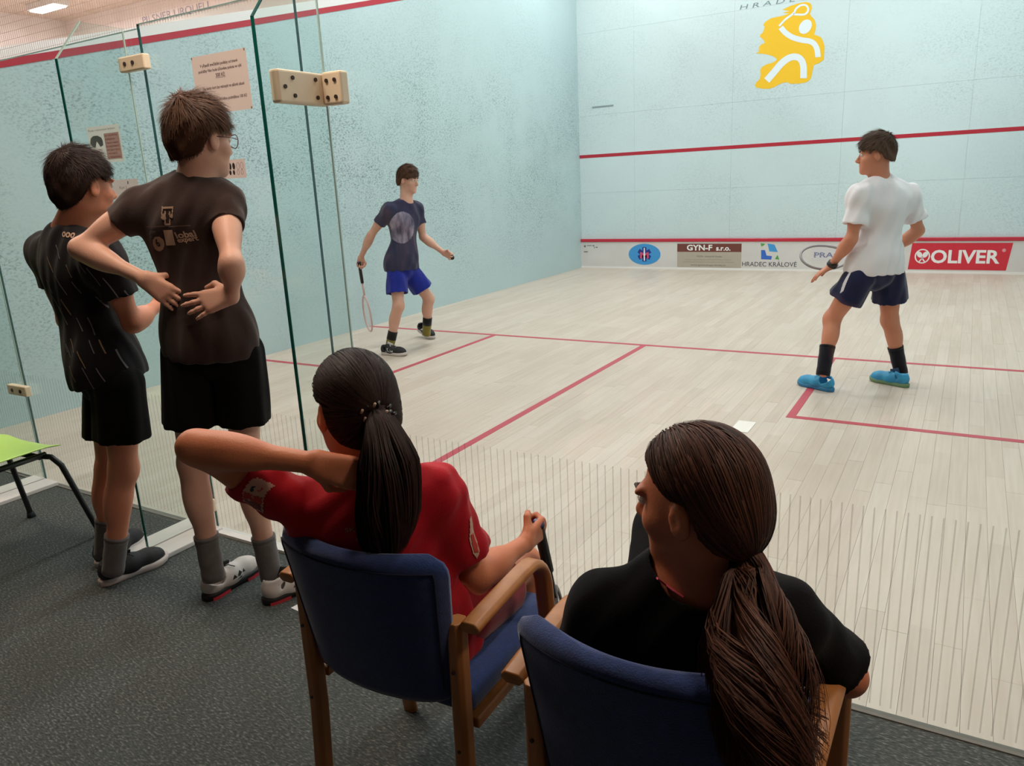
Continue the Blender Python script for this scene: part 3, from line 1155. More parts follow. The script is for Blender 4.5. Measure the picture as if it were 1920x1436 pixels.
class Head:
    def __init__(s, c, f, u, sc=1.0):
        s.c, s.s = A(*c), sc
        s.f = nrm(f)
        s.r = nrm(np.cross(s.f, nrm(u)))
        s.u = np.cross(s.r, s.f)
        s.R = np.stack([s.r, s.f, s.u], 1)

    def L(s, x, y, z): return s.c + s.s * (s.r * x + s.f * y + s.u * z)

    def loc(s, P): return ((P - s.c.astype(P.dtype)) @ s.R.astype(P.dtype)) / s.s

    def skin(s, q):
        k = s.s
        e = lambda c, r, kk=.02, **kw: q.ell(s.L(*c), [x * k for x in r], s.R, k=kk * k, **kw)
        e((0, -.012, .035), (.073, .093, .086))
        e((0, .030, -.028), (.060, .060, .075), .03)
        e((0, .036, -.074), (.046, .050, .036), .03)
        e((0, .074, -.094), (.020, .017, .017), .025)
        for x in (-1, 1):
            e((x * .040, .055, -.024), (.022, .024, .022), .02)
            e((x * .030, .080, .026), (.026, .010, .009), .015)
            e((x * .031, .096, .010), (.016, .012, .010), .010, sub=True)
        q.cone(s.L(0, .086, .012), s.L(0, .109, -.026), .007 * k, .0105 * k, .012 * k)
        e((0, .098, -.032), (.017, .010, .008), .01)
        e((0, .0855, -.053), (.022, .010, .006), .006)
        e((0, .0845, -.064), (.020, .010, .007), .006)
        for x in (-1, 1):
            e((x * .0755, -.006, -.006), (.009, .019, .031), .006)
            e((x * .087, .000, -.002), (.007, .009, .017), .004, sub=True)
        return q

    def hairline(s, front=.055, ear=.018, nape=-.072, girl=False):
        ys = np.array([-.13, -.085, -.05, -.018, .012, .035, .06, .1, .14])
        zs = np.array([nape, nape, nape * .55, ear, ear + .008, ear - .004, front * .75, front, front])

        if girl:
            ys = np.array([-.13, -.085, -.055, -.036, -.022, .012, .03, .055, .08, .14])
            zs = np.array([nape, nape, nape * .75, -.03, ear, ear + .006, ear + .022, front * 1.15, front * 1.3, front * 1.3])

        def fn(P):
            q = s.loc(P)
            return ((np.interp(q[..., 1], ys, zs) - q[..., 2]) * s.s).astype(np.float32)
        return fn

    def hair_base(s, thick, front, ear, nape, top=.0, girl=False):
        q = SDF()
        k = s.s
        q.ell(s.L(0, -.012, .035), [(.073 + thick) * k, (.093 + thick) * k, (.086 + thick + top) * k], s.R, k=.01)
        q.ell(s.L(0, -.045, -.02), [((.065 if girl else .056) + thick) * k, ((.060 if girl else .050) + thick) * k, (.062 + thick) * k], s.R, k=.03)
        q.cut(s.hairline(front, ear, nape, girl))
        return q


def short_hair(H, name, mat, parent, thick=.014, front=.058, ear=.022, nape=-.07, top=.008, n=6000, ln=.045, fringe=.0, seed=1, h=.004, w=.0011):
    base, V, Fq = build_sdf(name, H.hair_base(thick, front, ear, nape, top), h, cap_mat(mat), parent, 2, (.0035, H.u + H.f * .4, 120, seed))
    Nn = vnormals(V, Fq)
    r = np.random.RandomState(seed)
    q = H.loc(V)
    ok = np.flatnonzero((np.linalg.norm((q - A(0, -.012, .035)) / A(.075, .095, .09), axis=1) > .98))
    idx = r.choice(ok, n)
    p, nn = V[idx], Nn[idx]
    W = H.L(.01, -.055, .125)
    fl = p - W
    fl = fl / (np.linalg.norm(fl, axis=1, keepdims=True) + 1e-6) + r.randn(n, 3) * .22 - H.u * .35 + H.f * (fringe * np.clip((q[idx, 2:3] - .055) / .05, 0, 1))
    t = fl - nn * (fl * nn).sum(1, keepdims=True)
    t /= np.linalg.norm(t, axis=1, keepdims=True) + 1e-9
    z = q[idx, 2]
    L = ln * (0.30 + .9 * np.clip((z - .0) / .13, 0, 1)) * r.uniform(.6, 1.15, n) * H.s
    ts = np.linspace(0, 1, 5)
    lift = r.uniform(.06, .36, n) * np.clip((z + .03) / .1, .15, 1)
    S = p[:, None] - nn[:, None] * .001 + t[:, None] * (L[:, None, None] * ts[None, :, None]) + nn[:, None] * ((lift * L)[:, None] * ts[None] - .85 * (L ** 2)[:, None] / (2 * .1) * ts[None] ** 2)[..., None]
    o = ribbons('hair_strands', S, w * r.uniform(.7, 1.4, n), mat, base, nn[:, None] + 0 * S)
    tag(o, kind='stuff')
    return base


def tied_hair(H, name, mat, parent, tie, path, radii, thick=.012, front=.062, ear=.005, nape=-.075, n=6000, nt=1500, wave=.006, seed=3, h=.004, spread=1.0, core=.72, lock=.25):
    """hair combed back to a tie, then a tail along path"""
    base, V, Fq = build_sdf(name, H.hair_base(thick, front, ear, nape, 0, True), h, cap_mat(mat), parent, 2)
    r = np.random.RandomState(seed)
    idx = r.choice(len(V), n)
    c0 = H.L(0, -.012, .03)
    rad = A(.073 + thick, .093 + thick, .087 + thick) * H.s
    p = V[idx].copy()
    S = [p.copy()]
    capb = BVHTree.FromPolygons(V.tolist(), Fq.tolist())
    lift_ = r.uniform(.0005, .0042, n)
    for k in range(9):
        d = tie - p
        dist = np.linalg.norm(d, axis=1, keepdims=True)
        step = np.minimum(.016, dist * .6)
        p = p + d / (dist + 1e-6) * step
        for i in np.flatnonzero(dist[:, 0] > .024):
            hp_, hn_, _, _ = capb.find_nearest(Vector(p[i]))
            if hp_ is not None:
                p[i] = np.array(hp_) + np.array(hn_) * lift_[i]
        S.append(p.copy())
    S = np.stack(S, 1)
    o = ribbons('hair_strands', S, .0012 * r.uniform(.6, 1.3, n), mat, base, (S - c0))
    tag(o, kind='stuff')
    # tail
    P = np.array([A(*x) for x in smooth_path([tuple(x) for x in path], 6)])
    m = len(P)
    R0 = np.interp(np.linspace(0, 1, m), np.linspace(0, 1, len(radii)), radii)
    q = SDF()
    for i in range(0, m - 1, 2):
        j = min(i + 2, m - 1)
        q.cone(P[i], P[j], R0[i] * core, R0[j] * core, .01)
    tl, V2, F2 = build_sdf('ponytail', q, .005, mat, base, 2)
    T = np.gradient(P, axis=0); T /= np.linalg.norm(T, axis=1, keepdims=True)
    a = np.cross(T, A(.3, .8, .2)); a /= np.linalg.norm(a, axis=1, keepdims=True)
    b = np.cross(T, a)
    th = r.uniform(0, 2 * np.pi, nt); rr = np.sqrt(r.uniform(.25, 1, nt))
    ln = r.uniform(.7, 1.0, nt)
    k = 16
    tt = np.linspace(0, 1, k)
    fi = tt[None] * ln[:, None] * (m - 1)
    i0 = np.clip(fi.astype(int), 0, m - 2); fr = (fi - i0)[..., None]
    C0 = P[i0] * (1 - fr) + P[i0 + 1] * fr
    aa = a[i0]; bb = b[i0]
    Rr = np.interp(fi, np.arange(m), R0)
    ph = r.uniform(0, 6.3, (nt, 1)); fq = 8 + 4 * np.sin(np.floor(th / (2 * np.pi) * 9) * 2.3)[:, None] + r.uniform(-.8, .8, (nt, 1))
    clump = np.floor(th / (2 * np.pi) * 9) / 9 * 2 * np.pi + .35
    cr_ = r.uniform(.55, 1, 10)[np.floor(th / (2 * np.pi) * 9).astype(int)]
    wv = wave * (np.sin(tt[None] * fq + clump[:, None] * 3 + ph * .25)) * tt[None] * 2.2
    cb = lock * np.clip(tt[None] * 1.6, 0, 1)
    ox = rr[:, None] * np.cos(th)[:, None] * (1 - cb) + (cr_ * np.cos(clump))[:, None] * cb
    oy = rr[:, None] * np.sin(th)[:, None] * (1 - cb) + (cr_ * np.sin(clump))[:, None] * cb
    x = Rr * ox * spread + wv
    y = Rr * oy * spread + wave * np.cos(tt[None] * fq * .8 + clump[:, None] * 5 + ph * .3) * tt[None] * 2.2
    S = C0 + aa * x[..., None] + bb * y[..., None]
    o = ribbons('tail_strands', S, .0017 * r.uniform(.6, 1.4, nt), mat, tl, (S - C0) + .3 * aa)
    tag(o, kind='stuff')
    return base


# ================================================================== figures
SKIN_N = 0


def skin_mat(name, c1, c2):
    m = noisy(name, c1, c2, 9.0, .5, .12, 220, detail=3)
    b = m.node_tree.nodes['Principled BSDF']
    b.inputs['Subsurface Weight'].default_value = .12
    b.inputs['Subsurface Radius'].default_value = (.012, .005, .003)
    b.inputs['Subsurface Scale'].default_value = .6
    b.inputs['Specular IOR Level'].default_value = .35
    return m


def hand(q, wr, dirn, thumb, s=1.0, curl=(18, 22, 15), spread=.06, thumb_in=.25, k=.010):
    """palm of five rays from the wrist; thumb: direction of the thumb side; curl towards the palm"""
    d = nrm(dirn)
    lat = nrm(thumb - d * (np.asarray(thumb) @ d))
    return d, lat


def add_hand(q, wr, dirn, thumb, pal, s=1.0, curl=(18, 22, 15), spread=.10, fist=False, thumb_curl=0.3):
    d = nrm(dirn)
    lat = np.asarray(thumb, float); lat = nrm(lat - d * (lat @ d))
    pn = np.asarray(pal, float); pn = nrm(pn - d * (pn @ d) - lat * (pn @ lat))
    wr = A(*wr)
    offs = (.027, .009, -.009, -.026)
    lens = (.068, .076, .070, .055)
    rad = (.0088, .0090, .0085, .0076)
    tips = []
    for i in range(4):
        b = wr + s * (d * (.088 - .006 * abs(i - 1)) + lat * offs[i])
        q.cone(wr + s * (d * .004 + lat * offs[i] * .55), b, .0145 * s, .0115 * s, .014 * s)
        dv = nrm(d + lat * (offs[i] / .027) * spread)
        ang = 0
        p = b
        for j, fr in enumerate((.45, .31, .24)):
            ang += math.radians(curl[j])
            dd = dv * math.cos(ang) + pn * math.sin(ang)
            p2 = p + dd * lens[i] * fr * s
            q.cone(p, p2, rad[i] * s * (1 - .1 * j), rad[i] * s * (.9 - .1 * j), .004 * s)
            p = p2
        tips.append(p)
    b = wr + s * (d * .022 + lat * .022 + pn * .006)
    q.cone(wr + s * d * .005, b, .015 * s, .014 * s, .012 * s)
    t1 = b + s * .042 * nrm(d * .62 + lat * .68 + pn * thumb_curl)
    q.cone(b, t1, .0135 * s, .0105 * s, .008 * s)
    t2 = t1 + s * .034 * nrm(d * .85 + lat * (.25 - thumb_curl) + pn * thumb_curl)
    q.cone(t1, t2, .0102 * s, .0085 * s, .004 * s)
    return tips


def axes(R, F):
    R = nrm(R); F = np.asarray(F, float); F = nrm(F - R * (F @ R))
    return np.stack([R, F, np.cross(R, F)], 1)


def torso(q, k, g=0.0, w=1.0, skirt=None):
    """chest, belly and hips of skeleton k, grown by g"""
    Rc = axes(k['shr'] - k['shl'], k['F'])
    Rh = axes(k['hir'] - k['hil'], k.get('FH', k['F']))
    che, pel, nck = k['che'], k['pel'], k['nck']
    up = nrm(nck - pel)
    mid = (che + pel) / 2
    Rm = axes(nrm(k['shr'] - k['shl']) + nrm(k['hir'] - k['hil']), k['F'])
    t = k.get('T', 1.0) * w
    # tilt the boxes' vertical axis along the spine
    def tilt(R, axis):
        u = nrm(axis); r = nrm(R[:, 0] - u * (R[:, 0] @ u)); return np.stack([r, np.cross(u, r), u], 1)
    ctop = nck - che
    q.ell(che + ctop * .12, [(.150 * t + g), (.100 * t + g), (.165 + g)], tilt(Rc, ctop), .05)
    q.ell(mid, [(.128 * t + g), (.088 * t + g), (.17 + g)], tilt(Rm, up), .06)
    q.ell(pel, [(.148 * t + g), (.100 * t + g), (.125 + g)], tilt(Rh, pel - mid if False else up), .06)
    for sh in (k['shl'], k['shr']):
        q.cone(nck + (sh - nck) * .15 - up * .012, sh, .046 * t + g * .7, .048 * t + g * .8, .05)
        q.cone(che + ctop * .25 + (sh - nck) * .35, sh - up * .02, .06 * t + g, .05 * t + g, .05)
    return q


def body(name, k, H, mat, h=.005, hands=None):
    q = SDF()
    t = k.get('T', 1.0)
    torso(q, k, -.006)
    H.skin(q)
    nb = H.L(0, -.028, -.055)
    q.cone(nb, k['nck'] + nrm(nb - k['nck']) * -.01, .050 * H.s, .056 * t, .03)
    q.cone(H.L(0, .0, -.06), k['nck'], .045 * H.s, .055 * t, .03)
    for sd in 'lr':
        sh, el, wr = k['sh' + sd], k['el' + sd], k['wr' + sd]
        q.cone(sh, el, .047 * t, .036 * t, .03)
        q.ell(sh + (el - sh) * .42, [.044 * t, .044 * t, np.linalg.norm(el - sh) * .33], _along(el - sh), .03)
        q.cone(el, wr, .036 * t, .0245 * t, .02)
        q.ell(el + (wr - el) * .28, [.041 * t, .041 * t, np.linalg.norm(wr - el) * .30], _along(wr - el), .03)
        hp, kn, an = k['hi' + sd], k['kn' + sd], k['an' + sd]
        q.cone(hp, kn, .082 * t, .052 * t, .04)
        q.ell(kn, [.050 * t, .050 * t, .06], _along(an - kn), .03)
        q.cone(kn, an, .049 * t, .039 * t, .03)
        back = -k.get('FK' + sd, k['F'])
        ax = nrm(an - kn); back = nrm(back - ax * (back @ ax))
        q.ell(kn + (an - kn) * .30 + back * .016, [.048 * t, .050 * t, np.linalg.norm(an - kn) * .26], _along(an - kn), .03)
        q.cone(an, an - A(0, 0, .03), .036 * t, .034 * t, .02)
    for hd in (hands or []):
        add_hand(q, *hd[0], **hd[1])
    o, V, Fq = build_sdf(name, q, h, mat, None, 1)
    return o


def _along(v):
    u = nrm(v)
    r = nrm(np.cross(u, A(.2, .9, .37) if abs(u[1]) < .9 else A(1, 0, 0)))
    return np.stack([r, np.cross(u, r), u], 1)


def shirt(name, k, H, mat, parent, hem, hemn, g=.017, sl=(.62, .62), h=.005, fold=None, slw=(.062, .072), neck_r=.066, flare=.02, nlow=.018, hollow=True):
    q = SDF()
    t = k.get('T', 1.0)
    torso(q, k, g)
    pel = k['pel']; up = nrm(k['nck'] - pel)
    # loose lower part
    Rh = axes(k['hir'] - k['hil'], k.get('FH', k['F']))
    hc = A(*hem)
    u = up; r = nrm(Rh[:, 0] - u * (Rh[:, 0] @ u)); Rt = np.stack([r, np.cross(u, r), u], 1)
    q.ell(hc + up * .05, [.150 * t + g + flare, .103 * t + g + flare * .9, .22], Rt, .05)
    ends = []
    slws = slw if isinstance(slw[0], tuple) else (slw, slw)
    for sd, fr, slw in zip('lr', sl, slws):
        sh, el = k['sh' + sd], k['el' + sd]
        e = sh + (el - sh) * fr
        dv = nrm(el - sh)
        q.cone(sh - dv * .01, e + dv * .03, slw[0] * t, slw[1] * t, .035, clip=[(e, dv)])
        ends.append((sh, e, dv, slw))
    q.cut(lambda P: ((P - hc.astype(np.float32)) @ nrm(hemn).astype(np.float32)))
    if hollow:
        for sh, e, dv, slw in ends:
            q.cone(e - dv * .035, e + dv * .06, slw[1] * t * .72, slw[1] * t * .9, .004, sub=True)
    # neck opening
    nb = H.L(0, -.02, -.05)
    ax = nrm(nb - k['nck'])
    q.cone(k['nck'] + ax * nlow + nrm(k['F']) * .012, k['nck'] + ax * .16, neck_r * t, (neck_r + .02) * t, .008, sub=True)
    o, V, Fq = build_sdf(name, q, h, mat, parent, 1, fold)
    return o, BVHTree.FromPolygons(V.tolist(), Fq.tolist())


def shorts(name, k, mat, parent, fr=(.62, .62), g=.022, flare=.105, top=.09, h=.005, fold=None, hems=None, cutn=None):
    q = SDF()
    t = k.get('T', 1.0)
    up = nrm(k['nck'] - k['pel'])
    Rh = axes(k['hir'] - k['hil'], k.get('FH', k['F']))
    u = up; r = nrm(Rh[:, 0] - u * (Rh[:, 0] @ u)); Rt = np.stack([r, np.cross(u, r), u], 1)
    q.ell(k['pel'], [.150 * t + g, .104 * t + g, .14], Rt, .04)
    en = []
    for sd, f in zip('lr', fr):
        hp, kn = k['hi' + sd], k['kn' + sd]
        e = hp + (kn - hp) * f
        dv = nrm(kn - hp)
        q.cone(hp, e + dv * .03, .094 * t + g * .4, flare * t, .012, clip=[(e, dv if cutn is None else cutn)])
        en.append((e, dv))
    q.cut(lambda P: ((P - (k['pel'] + up * top).astype(np.float32)) @ up.astype(np.float32)))
    for e, dv in en:
        q.cone(e - dv * .05, e + dv * .06, flare * t * .80, flare * t * .95, .004, sub=True)
    return build_sdf(name, q, h, mat, parent, 1, fold)[0]


def sock(k, sd, parent, mat, top=.16, r0=.040, r1=.044, name='sock', band=None):
    an, kn = k['an' + sd], k['kn' + sd]
    d = nrm(kn - an)
    t = k.get('T', 1.0)
    m = MB()
    pts = [an - d * .05 + d * (top + .05) * i / 7 for i in range(8)]
    m.tube(pts, lambda i: (r0 + (r1 - r0) * i / 7 + .0012 * math.sin(i * 2.2)) * t, 20)
    o = m.build(name, mat, parent, True)
    if band:
        m = MB()
        m.tube([an + d * top * .45, an + d * (top + .004)], (r1 + .001) * t, 20)
        m.build('sock_band', band, o, True)
    else:
        m = MB()
        m.tube([an + d * (top - .012), an + d * (top + .003)], (r1 + .0018) * t, 20)
        m.build('sock_cuff', mat, o, True)
    return o


def outline_w(x):
    """half width of a shoe along its length 0..1"""
    return float(np.interp(x, [0, .04, .12, .3, .5, .7, .85, .95, 1], [.012, .026, .033, .034, .037, .046, .043, .028, .008]))


def shoe(heel, toe, parent, upper, solem, lacem, L=.275, pitch=0, roll=0, accent=None, label=None, tongue=None, logo=None, lift=0.0, an=None, h=.0045):
    """heel / toe: floor points"""
    heel, toe = A(*heel), A(*toe)
    X = toe - heel; X[2] = 0; X = nrm(X)
    Yv = A(-X[1], X[0], 0); Z = A(0, 0, 1)
    cp, sp = math.cos(pitch), math.sin(pitch)
    X2 = X * cp + Z * sp; Z2 = Z * cp - X * sp
    if roll:
        cr, sr = math.cos(roll), math.sin(roll)
        Yv, Z2 = Yv * cr + Z2 * sr, Z2 * cr - Yv * sr
    O = heel + A(0, 0, lift)
    if pitch < 0:    # heel raised: keep the toe on the floor
        O = O + A(0, 0, -L * sp)
    T = lambda x, y, z: O + X2 * x + Yv * y + Z2 * z
    sc = L / .275
    q = SDF()
    q.cone(T(.040 * sc, 0, .048), T(.12 * sc, 0, .046), .036 * sc, .038 * sc, .02)
    q.cone(T(.12 * sc, 0, .046), T(.215 * sc, .003, .036), .040 * sc, .034 * sc, .03)
    q.cone(T(.20 * sc, .004, .036), T(.235 * sc, .004, .032), .038 * sc, .028 * sc, .03)
    q.cone(T(.045 * sc, 0, .06), T(.055 * sc, 0, .088), .037 * sc, .039 * sc, .02, clip=[(T(.03, 0, .092), Z2 * 1 - X2 * .25)])
    if an is not None:
        q.cone(T(.060 * sc, 0, .062), an + (an - T(.060 * sc, 0, .062)) * .6, .036 * sc, .040, .006, sub=True)
    z0 = T(0, 0, .018).astype(np.float32); zz = Z2.astype(np.float32)
    q.cut(lambda P: (z0 - P) @ zz)
    o, V, Fq = build_sdf('shoe', q, h, upper, parent, 1)
    if label: o['label'] = label
    n = 18
    m = MB()
    xs_ = [i / n for i in range(n + 1)]
    rings = []
    for zq, gr in ((0.0, -.002), (.006, .002), (.020, .003), (.028, -.001)):
        ring = [T(x * L, outline_w(x) + gr, zq + (.010 * max(0, x - .8) / .2 if zq < .01 else .006 * max(0, x - .85) / .15)) for x in xs_] + [T(x * L, -outline_w(x) - gr, zq + (.010 * max(0, x - .8) / .2 if zq < .01 else .006 * max(0, x - .85) / .15)) for x in xs_[::-1]]
        rings.append(ring)
    M_ = len(rings[0])
    V = [v for r_ in rings for v in r_]
    F = [tuple(range(M_ - 1, -1, -1)), tuple(range(3 * M_, 4 * M_))]
    for i in range(3):
        for j in range(M_):
            F.append((i * M_ + j, i * M_ + (j + 1) % M_, (i + 1) * M_ + (j + 1) % M_, (i + 1) * M_ + j))
    m.add(V, F).build('sole', solem, o, True)
    if accent:
        for x0, x1 in ((.05, .33), (.62, .93)):
            for sgn in (1, -1):
                a = MB()
                xa = np.linspace(x0, x1, 7)
                top = [T(x * L, sgn * (outline_w(x) + .0045), .013) for x in xa]
                bot = [T(x * L, sgn * (outline_w(x) + .0045), -.0005 + .008 * max(0, x - .8) / .2) for x in xa]
                a.add(top + bot, [(i, i + 1, 7 + i + 1, 7 + i) for i in range(6)])
                a.build('sole_insert', accent, o)
    lc = MB()
    for i, x in enumerate((.105, .125, .145, .165)):
        x *= sc
        zt = .088 - .17 * (x / sc - .105) * 1.05
        lc.tube([T(x, .022, zt - .006), T(x + .004, .010, zt + .001), T(x + .006, 0, zt + .0025), T(x + .004, -.010, zt + .001), T(x, -.022, zt - .006)], .0022, 5)
    lc.tube([T(.100 * sc, 0, .092), T(.108 * sc, .02, .098), T(.125 * sc, .032, .085)], .002, 5)
    lc.tube([T(.100 * sc, 0, .092), T(.112 * sc, -.02, .1), T(.13 * sc, -.034, .086)], .002, 5)
    lc.build('lace', lacem, o, True)
    tg = MB()
    tg.sweep([T(.075 * sc, 0, .108), T(.095 * sc, 0, .098), T(.13 * sc, 0, .088)], rect_prof(.036, .006, .4), up=tuple(Yv))
    tg.build('tongue', tongue or lacem, o)
    if logo is not None:
        bvh = BVHTree.FromPolygons(V2l(V), F) if False else BVHTree.FromObject(o, bpy.context.evaluated_depsgraph_get())
        for sgn in (1, -1):
            for pl in logo[1]:
                P = []
                for (x, z) in pl:
                    p = T(x * sc, sgn * .09, z)
                    hit = bvh.ray_cast(Vector(p), Vector(-Yv * sgn), .2)[0]
                    P.append(np.array(hit) + Yv * sgn * .0015 if hit is not None else T(x * sc, sgn * .04, z))
                flat_poly('shoe_logo', P, logo[0], o)
    return o


def V2l(V): return [tuple(v) for v in V]


def put_on(bvh, nrmdir, lift=.003):
    """returns fit(P): drops flat print on the cloth along nrmdir"""
    d = nrm(nrmdir)

    def fit(P):
        out = []
        for p in P:
            hit = bvh.ray_cast(Vector(p + d * .25), Vector(-d), .6)[0]
            out.append(np.array(hit) + d * lift if hit is not None else p)
        return np.array(out)
    return fit


def patch(name, fn, o3, ux, uy, w, hgt, cell, bvh, nd, mat, parent, lift=.003):
    """print on cloth: cells of a grid where fn(x,y) holds, dropped on the cloth"""
    nx, ny = int(w / cell) + 1, int(hgt / cell) + 1
    idx = {}
    P, F = [], []

    def vid(i, j):
        if (i, j) not in idx:
            idx[(i, j)] = len(P)
            P.append(A(*o3) + A(*ux) * i * cell + A(*uy) * j * cell)
        return idx[(i, j)]
    for i in range(nx):
        for j in range(ny):
            if fn((i + .5) * cell, (j + .5) * cell):
                F.append((vid(i, j), vid(i + 1, j), vid(i + 1, j + 1), vid(i, j + 1)))
    if not F: return None
    d = nrm(nd)
    out, ok = [], []
    for p in P:
        hit = bvh.ray_cast(Vector(p + d * .25), Vector(-d), .6)[0]
        ok.append(hit is not None)
        out.append(np.array(hit) + d * lift if hit is not None else p)
    out = np.array(out)
    F = [f for f in F if all(ok[i] for i in f) and max(np.linalg.norm(out[f[0]] - out[f[2]]), np.linalg.norm(out[f[1]] - out[f[3]])) < cell * 5]
    if not F: return None
    return mesh(name, out, F, mat, parent, True)


def eyes(H, parent, iris='4a3528', brow='3a2a22'):
    k = H.s
    for x in (-1, 1):
        c = H.L(x * .031, .0795, .009)
        me = bpy.data.meshes.new('eye')
        bm = bmesh.new()
        bmesh.ops.create_uvsphere(bm, u_segments=12, v_segments=8, radius=.0115 * k)
        bm.to_mesh(me); bm.free()
        me.materials.append(base_mat('eye_white', 'd9d2cc', .25))
        o = link('eye', me, parent); o.location = c
        me2 = bpy.data.meshes.new('iris')
        bm = bmesh.new()
        bmesh.ops.create_uvsphere(bm, u_segments=10, v_segments=6, radius=.0058 * k)
        bm.to_mesh(me2); bm.free()
        me2.materials.append(base_mat('iris_' + iris, iris, .2))
        o2 = link('iris', me2, o); o2.location = H.f * .0072 * k
        m = MB()
        m.tube([H.L(x * .014, .093, .026), H.L(x * .032, .0925, .032), H.L(x * .05, .078, .027)], lambda i: (.003, .0034, .0018)[i] * k, 6)
        m.build('eyebrow', base_mat('brow_' + brow, brow, .7), parent, True)


def racket(name, grip, axis, flat, label, grp, frame_c, grip_c, L=.685, hold=.06):
    """grip: point in the hand; axis: from butt to head; flat: normal of the strings"""
    ax = nrm(axis); fl = nrm(np.asarray(flat) - ax * (np.asarray(flat) @ ax)); sd = np.cross(fl, ax)
    butt = A(*grip) - ax * hold
    e = empty(name, butt)
    tag(e, label, 'racket', grp)
    T = lambda a, s_, n_=0: ax * a + sd * s_ + fl * n_
    m = MB()
    m.tube([T(0, 0), T(.006, 0), T(.012, 0), T(.2, 0)], lambda i: (.013, .0175, .015, .0145)[i], 10)
    g = m.build('grip', base_mat(name + grip_c, grip_c, .7), e, True)
    m = MB(); m.tube([T(-.002, 0), T(.004, 0)], .016, 12); m.build('butt_cap', base_mat('butt_cap_navy', '2c3a6b', .4), e, True)
    m = MB(); m.tube([T(.2, 0), T(.33, 0)], .0095, 8); m.build('shaft', base_mat(name + frame_c, frame_c, .35), e, True)
    pts = []
    for i in range(41):
        t = 2 * math.pi * i / 40
        y = -math.cos(t)
        w = .103 * math.sin(t) * (1 + .12 * y)
        pts.append(T(.50 + .175 * y, w))
    m = MB(); m.tube(pts, .0085, 8, caps=False)
    m.tube([T(.325, 0), T(.36, .045)], .007, 6); m.tube([T(.325, 0), T(.36, -.045)], .007, 6)
    m.build('frame', base_mat(name + frame_c, frame_c, .35), e, True)
    m = MB()
    for i in range(-7, 8):
        x = i * .0125
        hw = .17 * math.sqrt(max(0, 1 - (x / .104) ** 2))
        m.tube([T(.50 - hw, x), T(.50 + hw, x)], .0006, 4)
    for i in range(-12, 13):
        y = i * .0135
        hw = .102 * math.sqrt(max(0, 1 - (y / .173) ** 2))
        m.tube([T(.50 + y, -hw), T(.50 + y, hw)], .0006, 4)
    s_ = m.build('strings', base_mat('string_white', 'e4e0dc', .5), e)
    tag(s_, kind='stuff')
    return e


# ================================================================== chairs
RIM = nrm(A(CM[0, 0], CM[1, 0], 0))
M_BEECH = noisy('beech_wood', 'ae733d', '985f2f', 3.0, .42, .05, 40, stretch=(8, 8, 1.2))
M_BLUE = noisy('navy_blue_wool', '293d70', '22335f', 60.0, .9, .35, 350, **{'Sheen Weight': .35, 'Sheen Roughness': .5})
M_BLUE.node_tree.nodes['Principled BSDF'].inputs['Specular IOR Level'].default_value = .15
M_PIPE = base_mat('dark_navy_piping', '141d38', .9)


